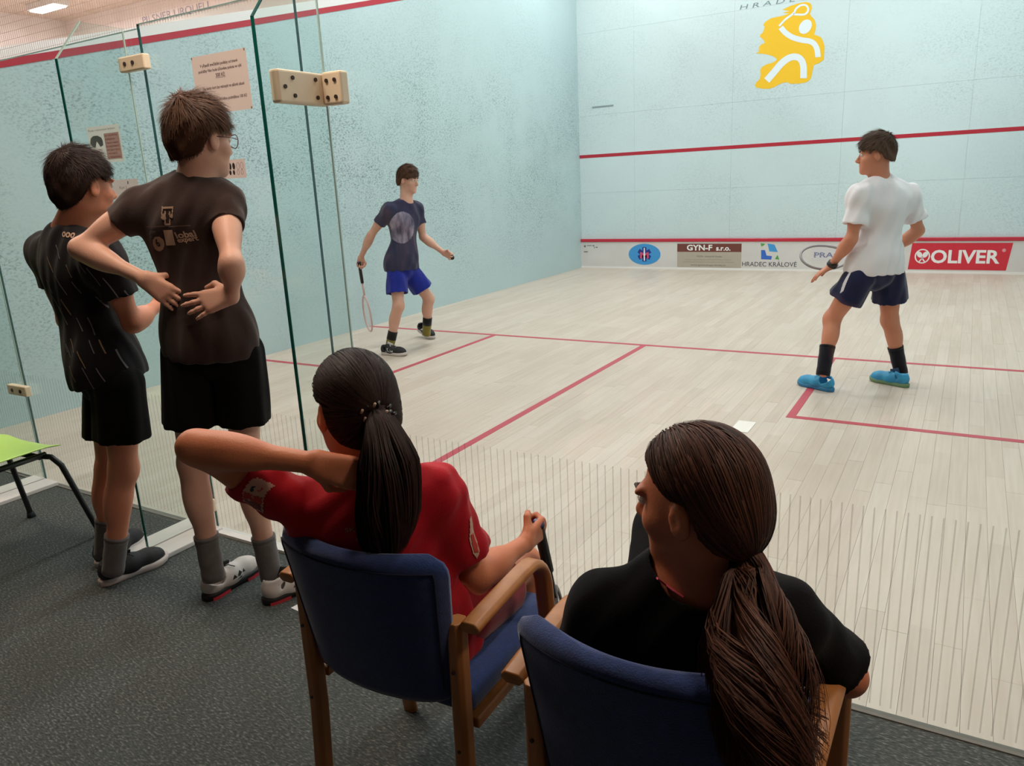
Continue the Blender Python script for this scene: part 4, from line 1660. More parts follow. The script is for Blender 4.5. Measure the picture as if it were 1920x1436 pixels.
def armchair(loc, rz, label):
    e = empty('armchair', loc, rz)
    tag(e, label, 'chair', 'blue wooden armchairs behind the glass')
    # backrest
    nz, ns = 26, 25
    z0, z1 = .425, .785
    V, F = [], []
    rows = []
    for i in range(nz):
        t = i / (nz - 1)
        z = z0 + (z1 - z0) * t
        hw = .185 + .036 * t
        rc = .045
        if z1 - z < rc: hw -= rc - math.sqrt(max(0, rc * rc - (rc - (z1 - z)) ** 2))
        if z - z0 < .02: hw -= .02 - math.sqrt(max(0, .02 ** 2 - (.02 - (z - z0)) ** 2))
        y0 = -.212 - .045 * t
        th = .022 * math.sqrt(max(.10, 1 - max(0, (t - .95) / .05) ** 2))
        ring = []
        for s_ in np.linspace(-1, 1, ns):
            e_ = th * math.sqrt(max(.04, 1 - abs(s_) ** 8))
            ring.append((s_ * hw, y0 - (.030 + .025 * t) * (1 - s_ * s_) + e_, z))
        for s_ in np.linspace(1, -1, ns):
            e_ = th * math.sqrt(max(.04, 1 - abs(s_) ** 8))
            ring.append((s_ * hw, y0 - (.030 + .025 * t) * (1 - s_ * s_) - e_, z))
        rows.append(ring)
    m = len(rows[0])
    for r_ in rows: V += r_
    for i in range(nz - 1):
        for j in range(m):
            F.append((i * m + j, i * m + (j + 1) % m, (i + 1) * m + (j + 1) % m, (i + 1) * m + j))
    F.append(tuple(range(m - 1, -1, -1)))
    F.append(tuple(range((nz - 1) * m, nz * m)))
    b = mesh('backrest', V, F, M_BLUE, e, True)
    # piping seam round the rear edge
    iz = nz - 3
    seam = [rows[i][m - 2] for i in range(3, iz)] + [rows[iz][m - 2 - j] for j in range(0, ns - 2)] + [rows[i][ns + 1] for i in range(iz - 1, 2, -1)]
    seam = [(x, y - .0005, z) for x, y, z in seam]
    MB().tube(seam, .0022, 6).build('piping', M_PIPE, b, True)
    # seat
    s = MB().box((-.215, -.205, .385), (.215, .225, .445)).build('seat', M_BLUE, e, True, bevel=.022, seg=4)
    for sx, nm in ((-1, 'l'), (1, 'r')):
        # rear leg
        MB().sweep([(sx * .205, -.245, 0), (sx * .205, -.225, .3), (sx * .206, -.222, .63)], rect_prof(.036, .042, .25), up=(0, 1, 0)).build('leg', M_BEECH, e, bevel=.003)
        for zz in (.33, .52):
            MB().tube([(sx * .205, -.245, zz), (sx * .205, -.2475, zz)], .004, 8).build('screw', M_BOLT, e)
        # bentwood arm running down into the front leg
        pts = [(sx * .246, -.238, .628), (sx * .247, -.18, .634), (sx * .248, -.09, .640), (sx * .249, -.03, .644)]
        for a in np.linspace(10, 80, 6):
            a = math.radians(a)
            pts.append((sx * .249, -.005 + .085 * math.sin(a), .56 + .085 * math.cos(a)))
        pts += [(sx * .249, .088, .5), (sx * .247, .125, .25), (sx * .245, .155, 0.0)]
        MB().sweep(pts, rect_prof(.046, .026, .35), up=(0, 0, 1)).build('armrest', M_BEECH, e, True, bevel=.003)
        MB().box((min(sx * .19, sx * .228), -.20, .36), (max(sx * .19, sx * .228), .12, .385)).build('side_rail', M_BEECH, e, bevel=.004)
    MB().box((-.23, .115, .35), (.23, .14, .385)).build('front_rail', M_BEECH, e, bevel=.004)
    return e


armchair((4.585, -.728, 0), .029, 'blue upholstered wooden armchair in which the girl in red sits')
armchair((5.238, -.818, 0), -.004, 'blue upholstered wooden armchair in which the girl in black sits, nearest the camera')

# green plastic chair at the left edge
M_LIME = noisy('lime_plastic', 'b4d968', 'aed45f', 3.0, .35)
M_BLKMET = base_mat('black_tube', '161a1c', .35)
gc_ = empty('plastic_chair', (2.06, -.57, 0), math.radians(3))
tag(gc_, 'lime green plastic chair on black tube legs at the left edge', 'chair')
V, F = [], []
n1_, n2_ = 13, 19
for i in range(n1_):
    s_ = -1 + 2 * i / (n1_ - 1)
    for j in range(n2_):
        t = j / (n2_ - 1)
        w = .235
        if t < .55:                       # seat from the front edge backwards
            y = .232 - t / .55 * .44
            z = .445 + .018 * abs(s_) ** 3 - .02 * max(0, 1 - t / .12) ** 2
            x = s_ * w * (1 - .02 * (1 - t)) * (1 if t > .06 else .9 + .1 * t / .06)
        else:
            q_ = (t - .55) / .45
            a = min(1, q_ / .3) * 1.4
            y = -.208 - .06 * math.sin(a) - .10 * q_
            z = .445 + .06 * (1 - math.cos(a)) + .36 * q_ + .018 * abs(s_) ** 3 * (1 - q_)
            y += .03 * s_ * s_ * q_
            x = s_ * (w - .03 * q_)
        V.append((x, y, z))
for i in range(n1_ - 1):
    for j in range(n2_ - 1):
        a = i * n2_ + j
        F.append((a, a + n2_, a + n2_ + 1, a + 1))
sh_ = mesh('seat_shell', V, F, M_LIME, gc_, True)
so = sh_.modifiers.new('thick', 'SOLIDIFY'); so.thickness = .008; so.offset = -1
ss = sh_.modifiers.new('soft', 'SUBSURF'); ss.levels = ss.render_levels = 1
for sx in (-1, 1):
    MB().tube([(sx * .16, .15, .415), (sx * .185, .18, .405), (sx * .205, .205, .36), (sx * .262, .277, .02), (sx * .263, .279, .0)], .0125, 10).build('leg', M_BLKMET, gc_, True)
    MB().tube([(sx * .16, -.12, .415), (sx * .185, -.17, .405), (sx * .2, -.2, .36), (sx * .255, -.30, .02), (sx * .256, -.302, 0)], .0125, 10).build('leg', M_BLKMET, gc_, True)
    MB().tube([(sx * .165, -.17, .418), (sx * .165, .17, .418)], .0125, 10).build('seat_rail', M_BLKMET, gc_, True)
    MB().tube([(sx * .259, .274, .03), (sx * .263, .279, .0)], lambda i: (.0155, .02)[i], 10).build('foot_cap', base_mat('rubber_cap', '1c2226', .8), gc_, True)
    MB().tube([(sx * .252, -.297, .03), (sx * .256, -.302, .0)], lambda i: (.0155, .02)[i], 10).build('foot_cap', base_mat('rubber_cap', '1c2226', .8), gc_, True)
MB().tube([(-.17, .14, .415), (.17, .14, .415)], .0125, 10).build('cross_tube', M_BLKMET, gc_, True)
MB().tube([(-.17, -.12, .415), (.17, -.12, .415)], .0125, 10).build('cross_tube', M_BLKMET, gc_, True)


# ================================================================== people
def cloth(name, c1, c2, sc=5.0, rough=.9, bump=.25, sheen=.2):
    m = noisy(name, c1, c2, sc, rough, bump, 260, **{'Sheen Weight': sheen})
    m.node_tree.nodes['Principled BSDF'].inputs['Specular IOR Level'].default_value = .15
    return m


SK1 = skin_mat('skin_warm', 'd08b6d', 'c67f62')
SK2 = skin_mat('skin_fair', 'd6a894', 'ca9883')
SK3 = skin_mat('skin_tan', 'ca7f5c', 'bd7150')
GREYSOCK = cloth('grey_sock', '6a6463', '5f5958', 30)
BLKCLOTH = cloth('black_cloth', '070606', '0a0909', 6, sheen=.03)
WHITE_SH = noisy('white_shoe', 'cfc6c2', 'c5bbb7', 8, .6)
RED_RUB = base_mat('red_rubber', 'c0303c', .5)
BLK_RUB = base_mat('black_rubber', '161314', .6)
BLK_SH = noisy('black_mesh_shoe', '17171a', '202024', 90, .7, .3, 300)
WHITE_RUB = base_mat('white_rubber', 'c9bcb8', .6)
BLKLACE = base_mat('black_lace', '120f10', .8)


def fl(u, v): return onp(u, v, 2, 0.0)


def check(nm, k):
    for a, b in (('shl', 'ell'), ('ell', 'wrl'), ('shr', 'elr'), ('elr', 'wrr'), ('hil', 'knl'), ('knl', 'anl'), ('hir', 'knr'), ('knr', 'anr'), ('shl', 'shr'), ('nck', 'pel')):
        print(nm, a, b, round(float(np.linalg.norm(k[a] - k[b])), 3))


# ---- tall boy, hands on hips
J = jt((3.40, -.40))
F1 = nrm(FWH * .97 + RIM * .22)
k = dict(nck=J(366, 346, 0), che=J(357, 432, .0), pel=J(395, 640, 0), shl=J(268, 386, .0), shr=J(420, 380, .02), ell=J(150, 466, -.05), wrl=J(270, 522, -.105),
         elr=J(434, 492, -.17), wrr=J(436, 552, -.135), hil=J(352, 668, -.01), hir=J(446, 662, .02), knl=J(362, 868, .0), knr=J(463, 862, .05), anl=J(397, 1062, -.0), anr=J(505, 1062, .06), F=F1, T=.88)
check('tall', k)
H = Head(J(377, 264, .02), FWH * .84 + RIM * .55 - A(0, 0, .08), A(0, 0, 1) + RIM * .02, .98)
tall = body('person', k, H, SK2, .005, [((k['wrl'], RIM * .72 - A(0, 0, .62) + FWH * .05, A(0, 0, .8) + RIM * .6 + FWH * .2, FWH), dict(curl=(4, 12, 10), s=.98, spread=.16)),
                                        ((k['wrr'], -RIM * .92 - A(0, 0, .22) - FWH * .05, A(0, 0, 1) + FWH * .3, FWH), dict(curl=(4, 10, 8), s=1.06, spread=.24))])
tag(tall, 'tall boy in dark brown shirt standing with hands on hips, seen from behind', 'person')
short_hair(H, 'hair', hair_mat('hair_mid_brown', '3a241a', '5f4230'), tall, .016, .062, .030, -.066, .014, 6500, .056, fringe=.9, seed=5)
eyes(H, tall)
SH1 = cloth('dark_brown_cotton', '3b2b28', '332522', 4, .92, .2)
o, bv = shirt('shirt', k, H, SH1, tall, J(398, 668, 0), -A(0, 0, 1) - RIM * .05, .013, (.40, .40), .005, (.0034, A(.35, 0, 1), 78, 2), slw=(.060, .062), flare=.006, neck_r=.070, nlow=.028)
shorts('shorts', k, BLKCLOTH, tall, (.62, .62), .012, .106, .06, fold=(.004, A(0, 0, 1), 70, 4))
PRT = base_mat('shirt_print_tan', 'a98a76', .8)
PRT2 = base_mat('shirt_print_dim', '5d4a43', .8)
nd = -FWH
fit = put_on(bv, nd, .0025)


def Q(u, v): return J(u, v, -.12)


def ppatch(name, poly, mat, obj=None, bvh=None, JJ=None, cell=.003, ndir=None):
    """print drawn from its outline, laid on the cloth"""
    P = [(JJ or Q)(u, v) for u, v in poly]
    o3 = P[0]
    ux, uy = RIM, A(0, 0, 1)
    pts = [((p - o3) @ ux, (p - o3) @ uy) for p in P]
    x0, x1 = min(p[0] for p in pts), max(p[0] for p in pts)
    y0, y1 = min(p[1] for p in pts), max(p[1] for p in pts)

    def inside(x, y):
        x += x0; y += y0
        c = False
        for (ax_, ay), (bx, by) in zip(pts, pts[1:] + pts[:1]):
            if (ay > y) != (by > y) and x < (bx - ax_) * (y - ay) / (by - ay) + ax_: c = not c
        return c
    return patch(name, inside, o3 + ux * x0 + uy * y0, ux, uy, x1 - x0, y1 - y0, cell, bvh or bv, nd if ndir is None else ndir, mat, obj, .0025)


def cr(pts, sc, ou, ov): return [(ou + x / sc, ov + y / sc) for x, y in pts]


S1 = o
c1 = lambda pts: cr(pts, 11.964, 260, 370)
for poly in ([(445, 210), (710, 205), (710, 250), (445, 255)], [(445, 250), (475, 250), (470, 470), (450, 480)], [(690, 240), (712, 240), (708, 460), (680, 470)], [(470, 375), (550, 370), (550, 470), (470, 480)],
             [(640, 380), (708, 375), (705, 455), (640, 450)], [(515, 310), (550, 310), (555, 560), (530, 560)], [(620, 305), (655, 330), (650, 400), (620, 400)], [(460, 455), (560, 455), (560, 500), (480, 510)],
             [(625, 460), (660, 520), (660, 630), (640, 630)], [(520, 560), (560, 560), (560, 630), (530, 630)], [(530, 590), (655, 590), (655, 632), (535, 632)]):
    ppatch('shirt_print', c1(poly), PRT, S1, cell=.002)
ppatch('shirt_print_rule', c1([(60, 660), (1095, 630), (1095, 655), (60, 690)]), PRT2, S1, cell=.002)
ppatch('shirt_print_box', c1([(490, 750), (705, 740), (762, 1085), (555, 1090)]), PRT, S1, cell=.003)
ppatch('shirt_print_disc', c1([(350 + 150 * math.cos(t * .3142), 1060 + 170 * math.sin(t * .3142)) for t in range(20)]), PRT, S1, cell=.002)
ux_ = nrm(Q(400, 440) - Q(300, 440))
for s_, u_, v_, w_, h_, mt_ in (('6', 287.2, 464.5, .013, .026, base_mat('shirt_print_dark', '2a1d1a', .8)), ('lobal', 327, 448.5, .061, .021, PRT), ('expert', 330, 459, .063, .019, PRT)):
    ob = lettering('shirt_lettering', s_, Q(u_, v_), nrm(RIM + A(0, 0, .06)), nrm(A(0, 0, 1) - RIM * .22), width=w_, height=h_, mat=mt_, parent=S1, bold=True, fit=put_on(bv, nd, .0042))
ppatch('shirt_print', c1([(130, 765), (285, 755), (295, 800), (145, 810)]), PRT2, S1, cell=.002)
for sd, hl, te in (('l', (384, 1128), (462, 1078)), ('r', (494, 1134), (580, 1098))):
    sock(k, sd, tall, GREYSOCK, .125, .046, .048)
    shoe(fl(*hl), fl(*te), tall, WHITE_SH, BLK_RUB, BLKLACE, .285, accent=RED_RUB, label='white shoe with black and red sole', an=k['an' + sd] + A(0, 0, .03),
         logo=(BLK_RUB, [[(.10, .045), (.112, .062), (.122, .047)], [(.125, .05), (.14, .066), (.152, .052), (.138, .044)], [(.155, .05), (.165, .06), (.17, .046)], [(.118, .036), (.15, .04), (.148, .032)]]))
# glasses
gm = MB()
for x in (-1, 1):
    cc = [H.L(x * .034 + .024 * math.cos(t * math.pi / 8), .106 - .006 * abs(math.cos(t * math.pi / 8)), .006 + .022 * math.sin(t * math.pi / 8)) for t in range(17)]
    gm.tube(cc, .0016, 6, caps=False)
    gm.tube([H.L(x * .058, .1, .01), H.L(x * .076, .06, .012), H.L(x * .080, .0, .010)], .0015, 6)
gm.tube([H.L(-.010, .107, .008), H.L(.010, .107, .008)], .0016, 6)
gm.build('glasses', base_mat('plum_frame', '5a2b38', .3), tall, True)

# ---- shorter boy in the patterned shirt
J = jt((2.80, -.50))
F2 = nrm(FWH * .72 + RIM * .70)
k = dict(nck=J(128, 436, .0), che=J(148, 522, .0), pel=J(205, 700, .0), shl=J(88, 470, .13), shr=J(190, 478, -.13), ell=J(125, 600, .16), wrl=J(225, 612, .12),
         elr=J(248, 606, -.10), wrr=J(296, 572, .06), hil=J(205, 715, .075), hir=J(222, 718, -.075), knl=J(206, 880, .07), knr=J(232, 880, -.05), anl=J(198, 1022, .06), anr=J(214, 1052, -.04), F=F2, T=.90)
check('boyB', k)
H = Head(J(158, 352, .0), FWH * .84 + RIM * .53 - A(0, 0, .06), A(0, 0, 1), .98)
boyb = body('person', k, H, SK1, .005, [((k['wrr'], RIM * .5 + FWH * .7 + A(0, 0, .5), A(0, 0, 1) - RIM * .5, -RIM + FWH * .3), dict(curl=(30, 40, 25), s=.92)),
                                        ((k['wrl'], RIM * .8 + FWH * .2 + A(0, 0, .3), A(0, 0, 1), -FWH), dict(curl=(30, 40, 25), s=.92))])
tag(boyb, 'shorter boy in black patterned shirt and black shorts at the far left', 'person')
short_hair(H, 'hair', hair_mat('hair_dark_brown', '1f1411', '33221b'), boyb, .017, .055, .030, -.074, .010, 6000, .042, fringe=.8, seed=8)
eyes(H, boyb)
SH2 = cloth('black_patterned_polyester', '151316', '1b181b', 5, .85, .2, .08)
o, bv = shirt('shirt', k, H, SH2, boyb, J(205, 712, 0), -A(0, 0, 1) + RIM * .17, .018, (.50, .60), .005, (.0036, A(.25, 0, 1), 74, 6), slw=(.064, .070), flare=.022)
S2 = o
shorts('shorts', k, BLKCLOTH, boyb, (.60, .60), .016, .112, .05, fold=(.004, A(0, 0, 1), 70, 7))
nd = -FWH
Q = lambda u, v: J(u, v, -.16)
rs = random.Random(7)
ST1 = base_mat('streak_grey', '6e6a70', .8)
ST2 = base_mat('streak_ochre', '8d7558', .8)
streaks = [(66, 485, 1), (85, 462, 0), (92, 520, 0), (115, 498, 1), (90, 580, 0), (100, 565, 1), (128, 530, 0), (75, 560, 0), (118, 640, 1), (150, 600, 0), (160, 640, 0), (108, 650, 0), (140, 660, 1), (165, 560, 0), (178, 640, 1), (190, 610, 0), (205, 660, 0), (215, 560, 0),
           (172, 500, 0), (150, 480, 0), (200, 520, 0), (225, 640, 0), (240, 665, 0), (185, 575, 0), (62, 530, 0), (130, 600, 0), (120, 690, 1), (152, 690, 0), (180, 690, 0), (232, 545, 0), (228, 515, 0), (95, 635, 0)]
for u, v, c in streaks:
    L_ = rs.uniform(26, 52)
    du, dv = L_ * .52, L_ * .85
    ppatch('shirt_streak', [(u, v), (u + 1.8, v - .6), (u + du + 1.8, v + dv - .6), (u + du, v + dv)], ST2 if c else ST1, S2, cell=.0014)
ob = lettering('shirt_lettering', 'ooo', Q(97, 446), nrm(RIM - A(0, 0, .15)), A(0, 0, 1), width=.05, height=.018, mat=PRT, parent=S2, bold=True, fit=put_on(bv, nd, .003))
sock(k, 'l', boyb, GREYSOCK, .115, .045, .048)
sock(k, 'r', boyb, GREYSOCK, .115, .045, .048)
SOLEW = dict(upper=BLK_SH, solem=WHITE_RUB, lacem=BLKLACE)
shoe(fl(188, 1100), fl(304, 1052), boyb, L=.28, label='black running shoe with white sole', an=k['anr'] + A(0, 0, .03), **SOLEW)
shoe(fl(184, 1066), fl(254, 1020), boyb, L=.28, label='black running shoe with white sole', an=k['anl'] + A(0, 0, .03), **SOLEW)

# ---- girl in red, seated
J = jt((4.55, -.90))
F3 = nrm(FWH * .35 + A(0, 1, 0))
k = dict(nck=J(688, 915, .0), che=J(688, 1020, .0), pel=A(4.60, -.80, .52), shl=J(600, 968, .0), shr=J(815, 925, .03), ell=J(364, 838, -.10), wrl=J(588, 868, -.14),
         elr=J(893, 1080, .05), wrr=J(985, 1018, .22), hil=A(4.51, -.77, .51), hir=A(4.67, -.76, .51), knl=A(4.43, -.39, .48), knr=A(4.645, -.42, .46), anl=A(4.42, -.32, .10), anr=A(4.655, -.33, .10), F=F3, T=.86,
         FH=A(0, 1, 0), FKl=A(0, 1, 0), FKr=A(0, 1, 0))
check('red', k)
print('red che', k['che'], k['nck'])
H = Head(J(664, 768, .02), FWH * .80 - RIM * .60 - A(0, 0, .10), A(0, 0, 1) + FWH * .10, .97)
gp_ = k['wrr'] + nrm(RIM * .5 + FWH * .75) * .07
raxis = nrm(J(1050, 1115, .40) - J(1018, 972, .26))
redg = body('person', k, H, SK3, .0045, [((k['wrl'], RIM * .88 - A(0, 0, .40) + FWH * .22, A(0, 0, -1) - RIM * .2, FWH), dict(curl=(10, 16, 12), s=.95)),
                                         ((k['wrr'], RIM * .55 + FWH * .75 + A(0, 0, .12), -raxis, -RIM * .5 + FWH * .2 - A(0, 0, .1)), dict(curl=(62, 85, 50), s=.92, spread=.0, thumb_curl=.5))])
tag(redg, 'girl in red shirt sitting with elbow raised and hand behind her neck', 'person')
HM = hair_mat('hair_near_black_brown', '170d0b', '35201a', .6)
tie = H.L(.004, -.108, .008)
hr = tied_hair(H, 'hair', HM, redg, tie, [tie, tie + A(0, 0, -.03) - FWH * .035 + RIM * .012, J(728, 870, -.12), J(728, 950, -.12), J(722, 1010, -.11), J(712, 1045, -.10)], [.020, .036, .064, .068, .052, .02], wave=.004, nt=1900, seed=4, front=.06, ear=.024)
# hair claw
cl = MB()
rs = random.Random(2)
for i in range(9):
    a = i / 9 * 2 * math.pi
    b_ = tie + RIM * .026 * math.cos(a) + A(0, 0, .018 * math.sin(a)) - FWH * .012
    cl.tube([b_, b_ - FWH * .012 + RIM * .006 * math.cos(a), b_ - FWH * .004 + RIM * .012 * math.cos(a) + A(0, 0, .008 * math.sin(a))], .0035, 6)
cl.tube([tie - RIM * .03 - FWH * .014, tie - FWH * .026, tie + RIM * .03 - FWH * .014], .006, 8)
cl.build('hair_clip', base_mat('dark_clip', '1b1210', .25), redg, True)
for i, (dx, dz) in enumerate(((-.028, .006), (-.002, .018), (.02, .002), (-.024, -.01))):
    MB().tube([tie + RIM * dx + A(0, 0, dz) - FWH * .03, tie + RIM * (dx + .004) + A(0, 0, dz + .008) - FWH * .032], .0026, 6).build('clip_stone', base_mat('pale_stone', 'b9a08c', .2), redg, True)
eyes(H, redg)
SH3 = cloth('red_polyester', 'b01222', '9c0f1d', 4, .75, .15, .1)
o, bv = shirt('shirt', k, H, SH3, redg, A(4.58, -.82, .44), A(0, .25, -1), .014, (.66, .74), .0045, (.0038, A(.6, .2, .6), 84, 9), slw=((.066, .054), (.064, .074)), flare=.02, nlow=.03)
S3 = o
BTC = base_mat('badge_cream', 'c9a492', .7)
BTR = base_mat('badge_red', 'b3352c', .7)
BTN = base_mat('badge_navy', '2c3352', .7)
nd = nrm(-FWH * .85 - RIM * .15 + A(0, 0, .5))
Q = lambda u, v: J(u, v, -.10)
c6 = lambda pts: cr(pts, 12.5, 408, 872)
ppatch('badge', c6([(920, 290), (1060, 350), (1215, 440), (1130, 600), (1050, 800), (960, 1100), (640, 980), (610, 850), (690, 620), (800, 400)]), BTC, S3, cell=.003)


def ppl(name, poly, mat, S, cell, lift):
    ob = ppatch(name, poly, mat, S, cell=cell)
    if ob is not None:
        ob.location = Vector(nd * lift)
    return ob


ppl('badge_field', c6([(700, 640), (850, 690), (830, 830), (660, 790)]), BTR, S3, .003, .0015)
ppl('badge_field', c6([(880, 720), (1040, 760), (990, 920), (840, 850)]), BTR, S3, .003, .0015)
ppl('badge_field', c6([(650, 810), (820, 850), (960, 930), (930, 1060), (640, 960)]), base_mat('badge_plum', '7d3a36', .7), S3, .003, .0015)
ppl('badge_emblem', c6([(880, 510), (960, 500), (900, 570), (890, 640), (850, 640), (830, 580)]), BTN, S3, .002, .0015)
ppl('badge_emblem', c6([(1040, 500), (1060, 560), (1000, 620), (960, 610), (1020, 570)]), BTR, S3, .002, .0015)
# right sleeve badge
nd = nrm(-FWH * .6 + RIM * .75 + A(0, 0, .2))
Q = lambda u, v: J(u, v, .0)
ppatch('badge', [(879, 972), (890, 968), (896, 1000), (893, 1038), (884, 1046), (872, 1036), (870, 1012)], BTC, S3, cell=.003)
ppl('badge_field', [(876, 1002), (888, 1000), (890, 1034), (876, 1034)], BTR, S3, .003, .0015)
nd = -FWH
Q = lambda u, v: J(u, v, -.14)
for s_, u_, v_, w_ in (('SK Squash', 640, 1018, .075), ('HK', 662, 1030, .035)):
    lettering('shirt_lettering', s_, Q(u_, v_), nrm(RIM + A(0, 0, .03)), A(0, 0, 1), width=w_, height=.012, mat=PRT, parent=S3, fit=put_on(bv, nd, .003))
shorts('shorts', k, cloth('red_shorts', '8f1420', '7f101b', 5, .8), redg, (.55, .55), .012, .100, .06, h=.006)
for sd, x_ in (('l', -.02), ('r', .02)):
    sock(k, sd, redg, cloth('white_sock', 'c9c4c0', 'bdb8b4', 30), .10)
    a_ = k['an' + sd]
    shoe((a_[0], a_[1] - .07, 0), (a_[0] + x_, a_[1] + .2, 0), redg, WHITE_SH, WHITE_RUB, BLKLACE, .25, an=a_ + A(0, 0, .03), h=.006)
racket('squash_racket', gp_ + raxis * .0, raxis, RIM, 'squash racket with black grip held upside down by the girl in red', None, '202024', '131113', hold=.035)

# ---- girl in black, seated nearest the camera
J = jt((5.25, -.95))
k = dict(nck=J(1305, 1112, .02), che=J(1300, 1200, .02), pel=A(5.25, -.84, .50), shl=J(1135, 1142, .06), shr=J(1470, 1160, .0), ell=J(1075, 1290, .12), wrl=A(5.16, -.62, .60),
         elr=J(1588, 1268, .02), wrr=A(5.36, -.62, .62), hil=A(5.16, -.80, .49), hir=A(5.34, -.80, .49), knl=onp(1248, 992, 1, -.46), knr=onp(1362, 1005, 1, -.46), anl=A(5.12, -.24, .30), anr=A(5.24, -.24, .30),
         F=nrm(A(-.1, 1, 0)), T=.86, FH=A(0, 1, 0), FKl=A(0, .7, .7), FKr=A(0, .7, .7))
check('black', k)
print('black kn', k['knl'], k['knr'], 'nck', k['nck'], 'che', k['che'])
H = Head(J(1308, 940, .0), -RIM * .77 + FWH * .64 - A(0, 0, .12), A(0, 0, 1) - RIM * .04, .98)
blkg = body('person', k, H, SK3, .0045, [((k['wrl'], RIM * .9 + A(0, .4, -.1), A(0, 1, .3), A(0, 0, -1)), dict(curl=(20, 30, 20), s=.92)),
                                         ((k['wrr'], -RIM * .9 + A(0, .3, -.1), A(0, 1, .3), A(0, 0, -1)), dict(curl=(20, 30, 20), s=.92))])
tag(blkg, 'girl in black shirt with long wavy ponytail in the nearest chair, looking left', 'person')
HM2 = hair_mat('hair_chestnut', '2c1913', '5e3a2b', .6)
tie = J(1393, 1028, -.062)
tied_hair(H, 'hair', HM2, blkg, tie, [tie, tie - FWH * .014 + RIM * .006 - A(0, 0, .03), J(1402, 1115, -.105), J(1408, 1195, -.150), J(1428, 1285, -.19), J(1458, 1385, -.205), J(1480, 1480, -.19)], [.018, .026, .036, .046, .052, .052, .015], wave=.019, nt=2200, seed=11, front=.066, ear=.030, nape=-.078, core=.5, spread=1.2, lock=.62)
MB().tube([tie + H.r * .022 * math.cos(a) + H.u * .022 * math.sin(a) for a in np.linspace(0, 2 * math.pi, 13)], .008, 8).build('hair_tie', base_mat('black_tie', '100c0c', .6), blkg, True)
eyes(H, blkg)
SH4 = cloth('black_cotton', '080707', '0c0b0b', 5, .95, .2, .04)
o, bv = shirt('shirt', k, H, SH4, blkg, A(5.25, -.85, .44), A(0, .25, -1), .016, (.6, .80), .0045, (.003, A(.5, .1, .8), 74, 12), slw=(.064, .076), flare=.02, neck_r=.092, nlow=.004)
# pink strap at the neckline
bvb = BVHTree.FromObject(blkg, bpy.context.evaluated_depsgraph_get())
pk = []
for u, v in ((1232, 1084), (1248, 1096), (1264, 1108), (1282, 1120)):
    d_ = ray(u, v)
    hs = [b_.ray_cast(Vector(CAM), Vector(nrm(d_)), 3) for b_ in (bv, bvb)]
    hs = [h_ for h_ in hs if h_[0] is not None]
    pk.append(np.array(min(hs, key=lambda h_: h_[3])[0]) - nrm(d_) * .003 if hs else J(u, v, -.06))
MB().sweep(pk, rect_prof(.007, .003, .3), up=(0, 0, 1)).build('strap', base_mat('pink_strap', 'd4536c', .7), blkg)
LEG = cloth('black_leggings', '070607', '0a090a', 6, .9, .2, .02)
q = SDF()
for sd in 'lr':
    q.cone(k['hi' + sd], k['kn' + sd], .098, .072, .03)
    q.cone(k['kn' + sd], k['an' + sd], .062, .042, .03)
q.ell(k['pel'], [.145, .11, .11], None, .04)
build_sdf('leggings', q, .006, LEG, blkg, 1, (.003, A(0, 1, 0), 40, 3))
for sd in 'lr':
    a_ = k['an' + sd]
    hl = a_ + A(0, -.03, -.10)
    shoe(A(hl[0], hl[1] - .02, 0), A(hl[0], hl[1] + .2, 0), blkg, BLK_SH, BLK_RUB, BLKLACE, .24, pitch=.9, lift=hl[2], an=a_, h=.006)

# ---- player in navy shirt by the left wall
J = jt((1.2, 3.45))
F5 = nrm(RIM * .72 - FWH * .68)
k = dict(nck=J(762, 377, 0), che=J(757, 420, .0), pel=J(756, 500, 0), shl=J(781, 391, .10), shr=J(729, 393, -.10), elr=J(696, 440, -.06), wrr=J(677, 482, .0), ell=J(793, 444, .10), wrl=J(832, 474, .04),
         hil=J(771, 512, .06), hir=J(743, 512, -.06), knr=J(747, 574, -.14), anr=J(731, 648, -.14), knl=J(804, 560, .12), anl=J(800, 619, .20), F=F5, T=.90, FKl=nrm(RIM + FWH * .1), FKr=nrm(RIM - FWH * .3))
check('p1', k)
H = Head(J(765, 338, 0), RIM * .86 - FWH * .42 - A(0, 0, .16), A(0, 0, 1), .94)
hr_ = (k['wrr'], J(674, 503, .02) - k['wrr'], -FWH * .2 + RIM * .9, FWH)
p1 = body('person', k, H, SK2, .006, [((k['wrr'], J(674, 503, .02) - k['wrr'], RIM * .9 + FWH * .2, -FWH * .3 + RIM * .6), dict(curl=(60, 80, 50), s=.95, spread=0, thumb_curl=.5)),
                                      ((k['wrl'], J(850, 482, 0) - k['wrl'], A(0, 0, 1), -FWH * .9 - RIM * .2), dict(curl=(40, 55, 40), s=.95, thumb_curl=.5))])
tag(p1, 'boy player in navy shirt with grey moon print and bright blue shorts', 'person')
short_hair(H, 'hair', hair_mat('hair_mid_brown', '3a241a', '5f4230'), p1, .015, .05, .020, -.06, .014, 3000, .045, fringe=.9, seed=15, h=.006, w=.0018)
eyes(H, p1)
SH5 = cloth('navy_cotton', '33334f', '2c2c46', 4, .9, .2)
o, bv = shirt('shirt', k, H, SH5, p1, J(752, 506, 0), -A(0, 0, 1) + RIM * .02, .014, (.55, .55), .006, (.0042, A(.35, 0, 1), 72, 14), slw=(.053, .066), flare=.022)
S5 = o
nd = nrm(-FWH * .9 + RIM * .3)
MOON = noisy('grey_moon_print', '9d94a8', '3c3956', 6.0, .9, 0, stretch=(4, 4, 1.3), detail=6)
Q = lambda u, v: J(u, v, -.16)
ppatch('moon_print', [(756.5 + 26 * math.cos(t * math.pi / 16), 427 + 30 * math.sin(t * math.pi / 16)) for t in range(32)], MOON, S5, cell=.006)
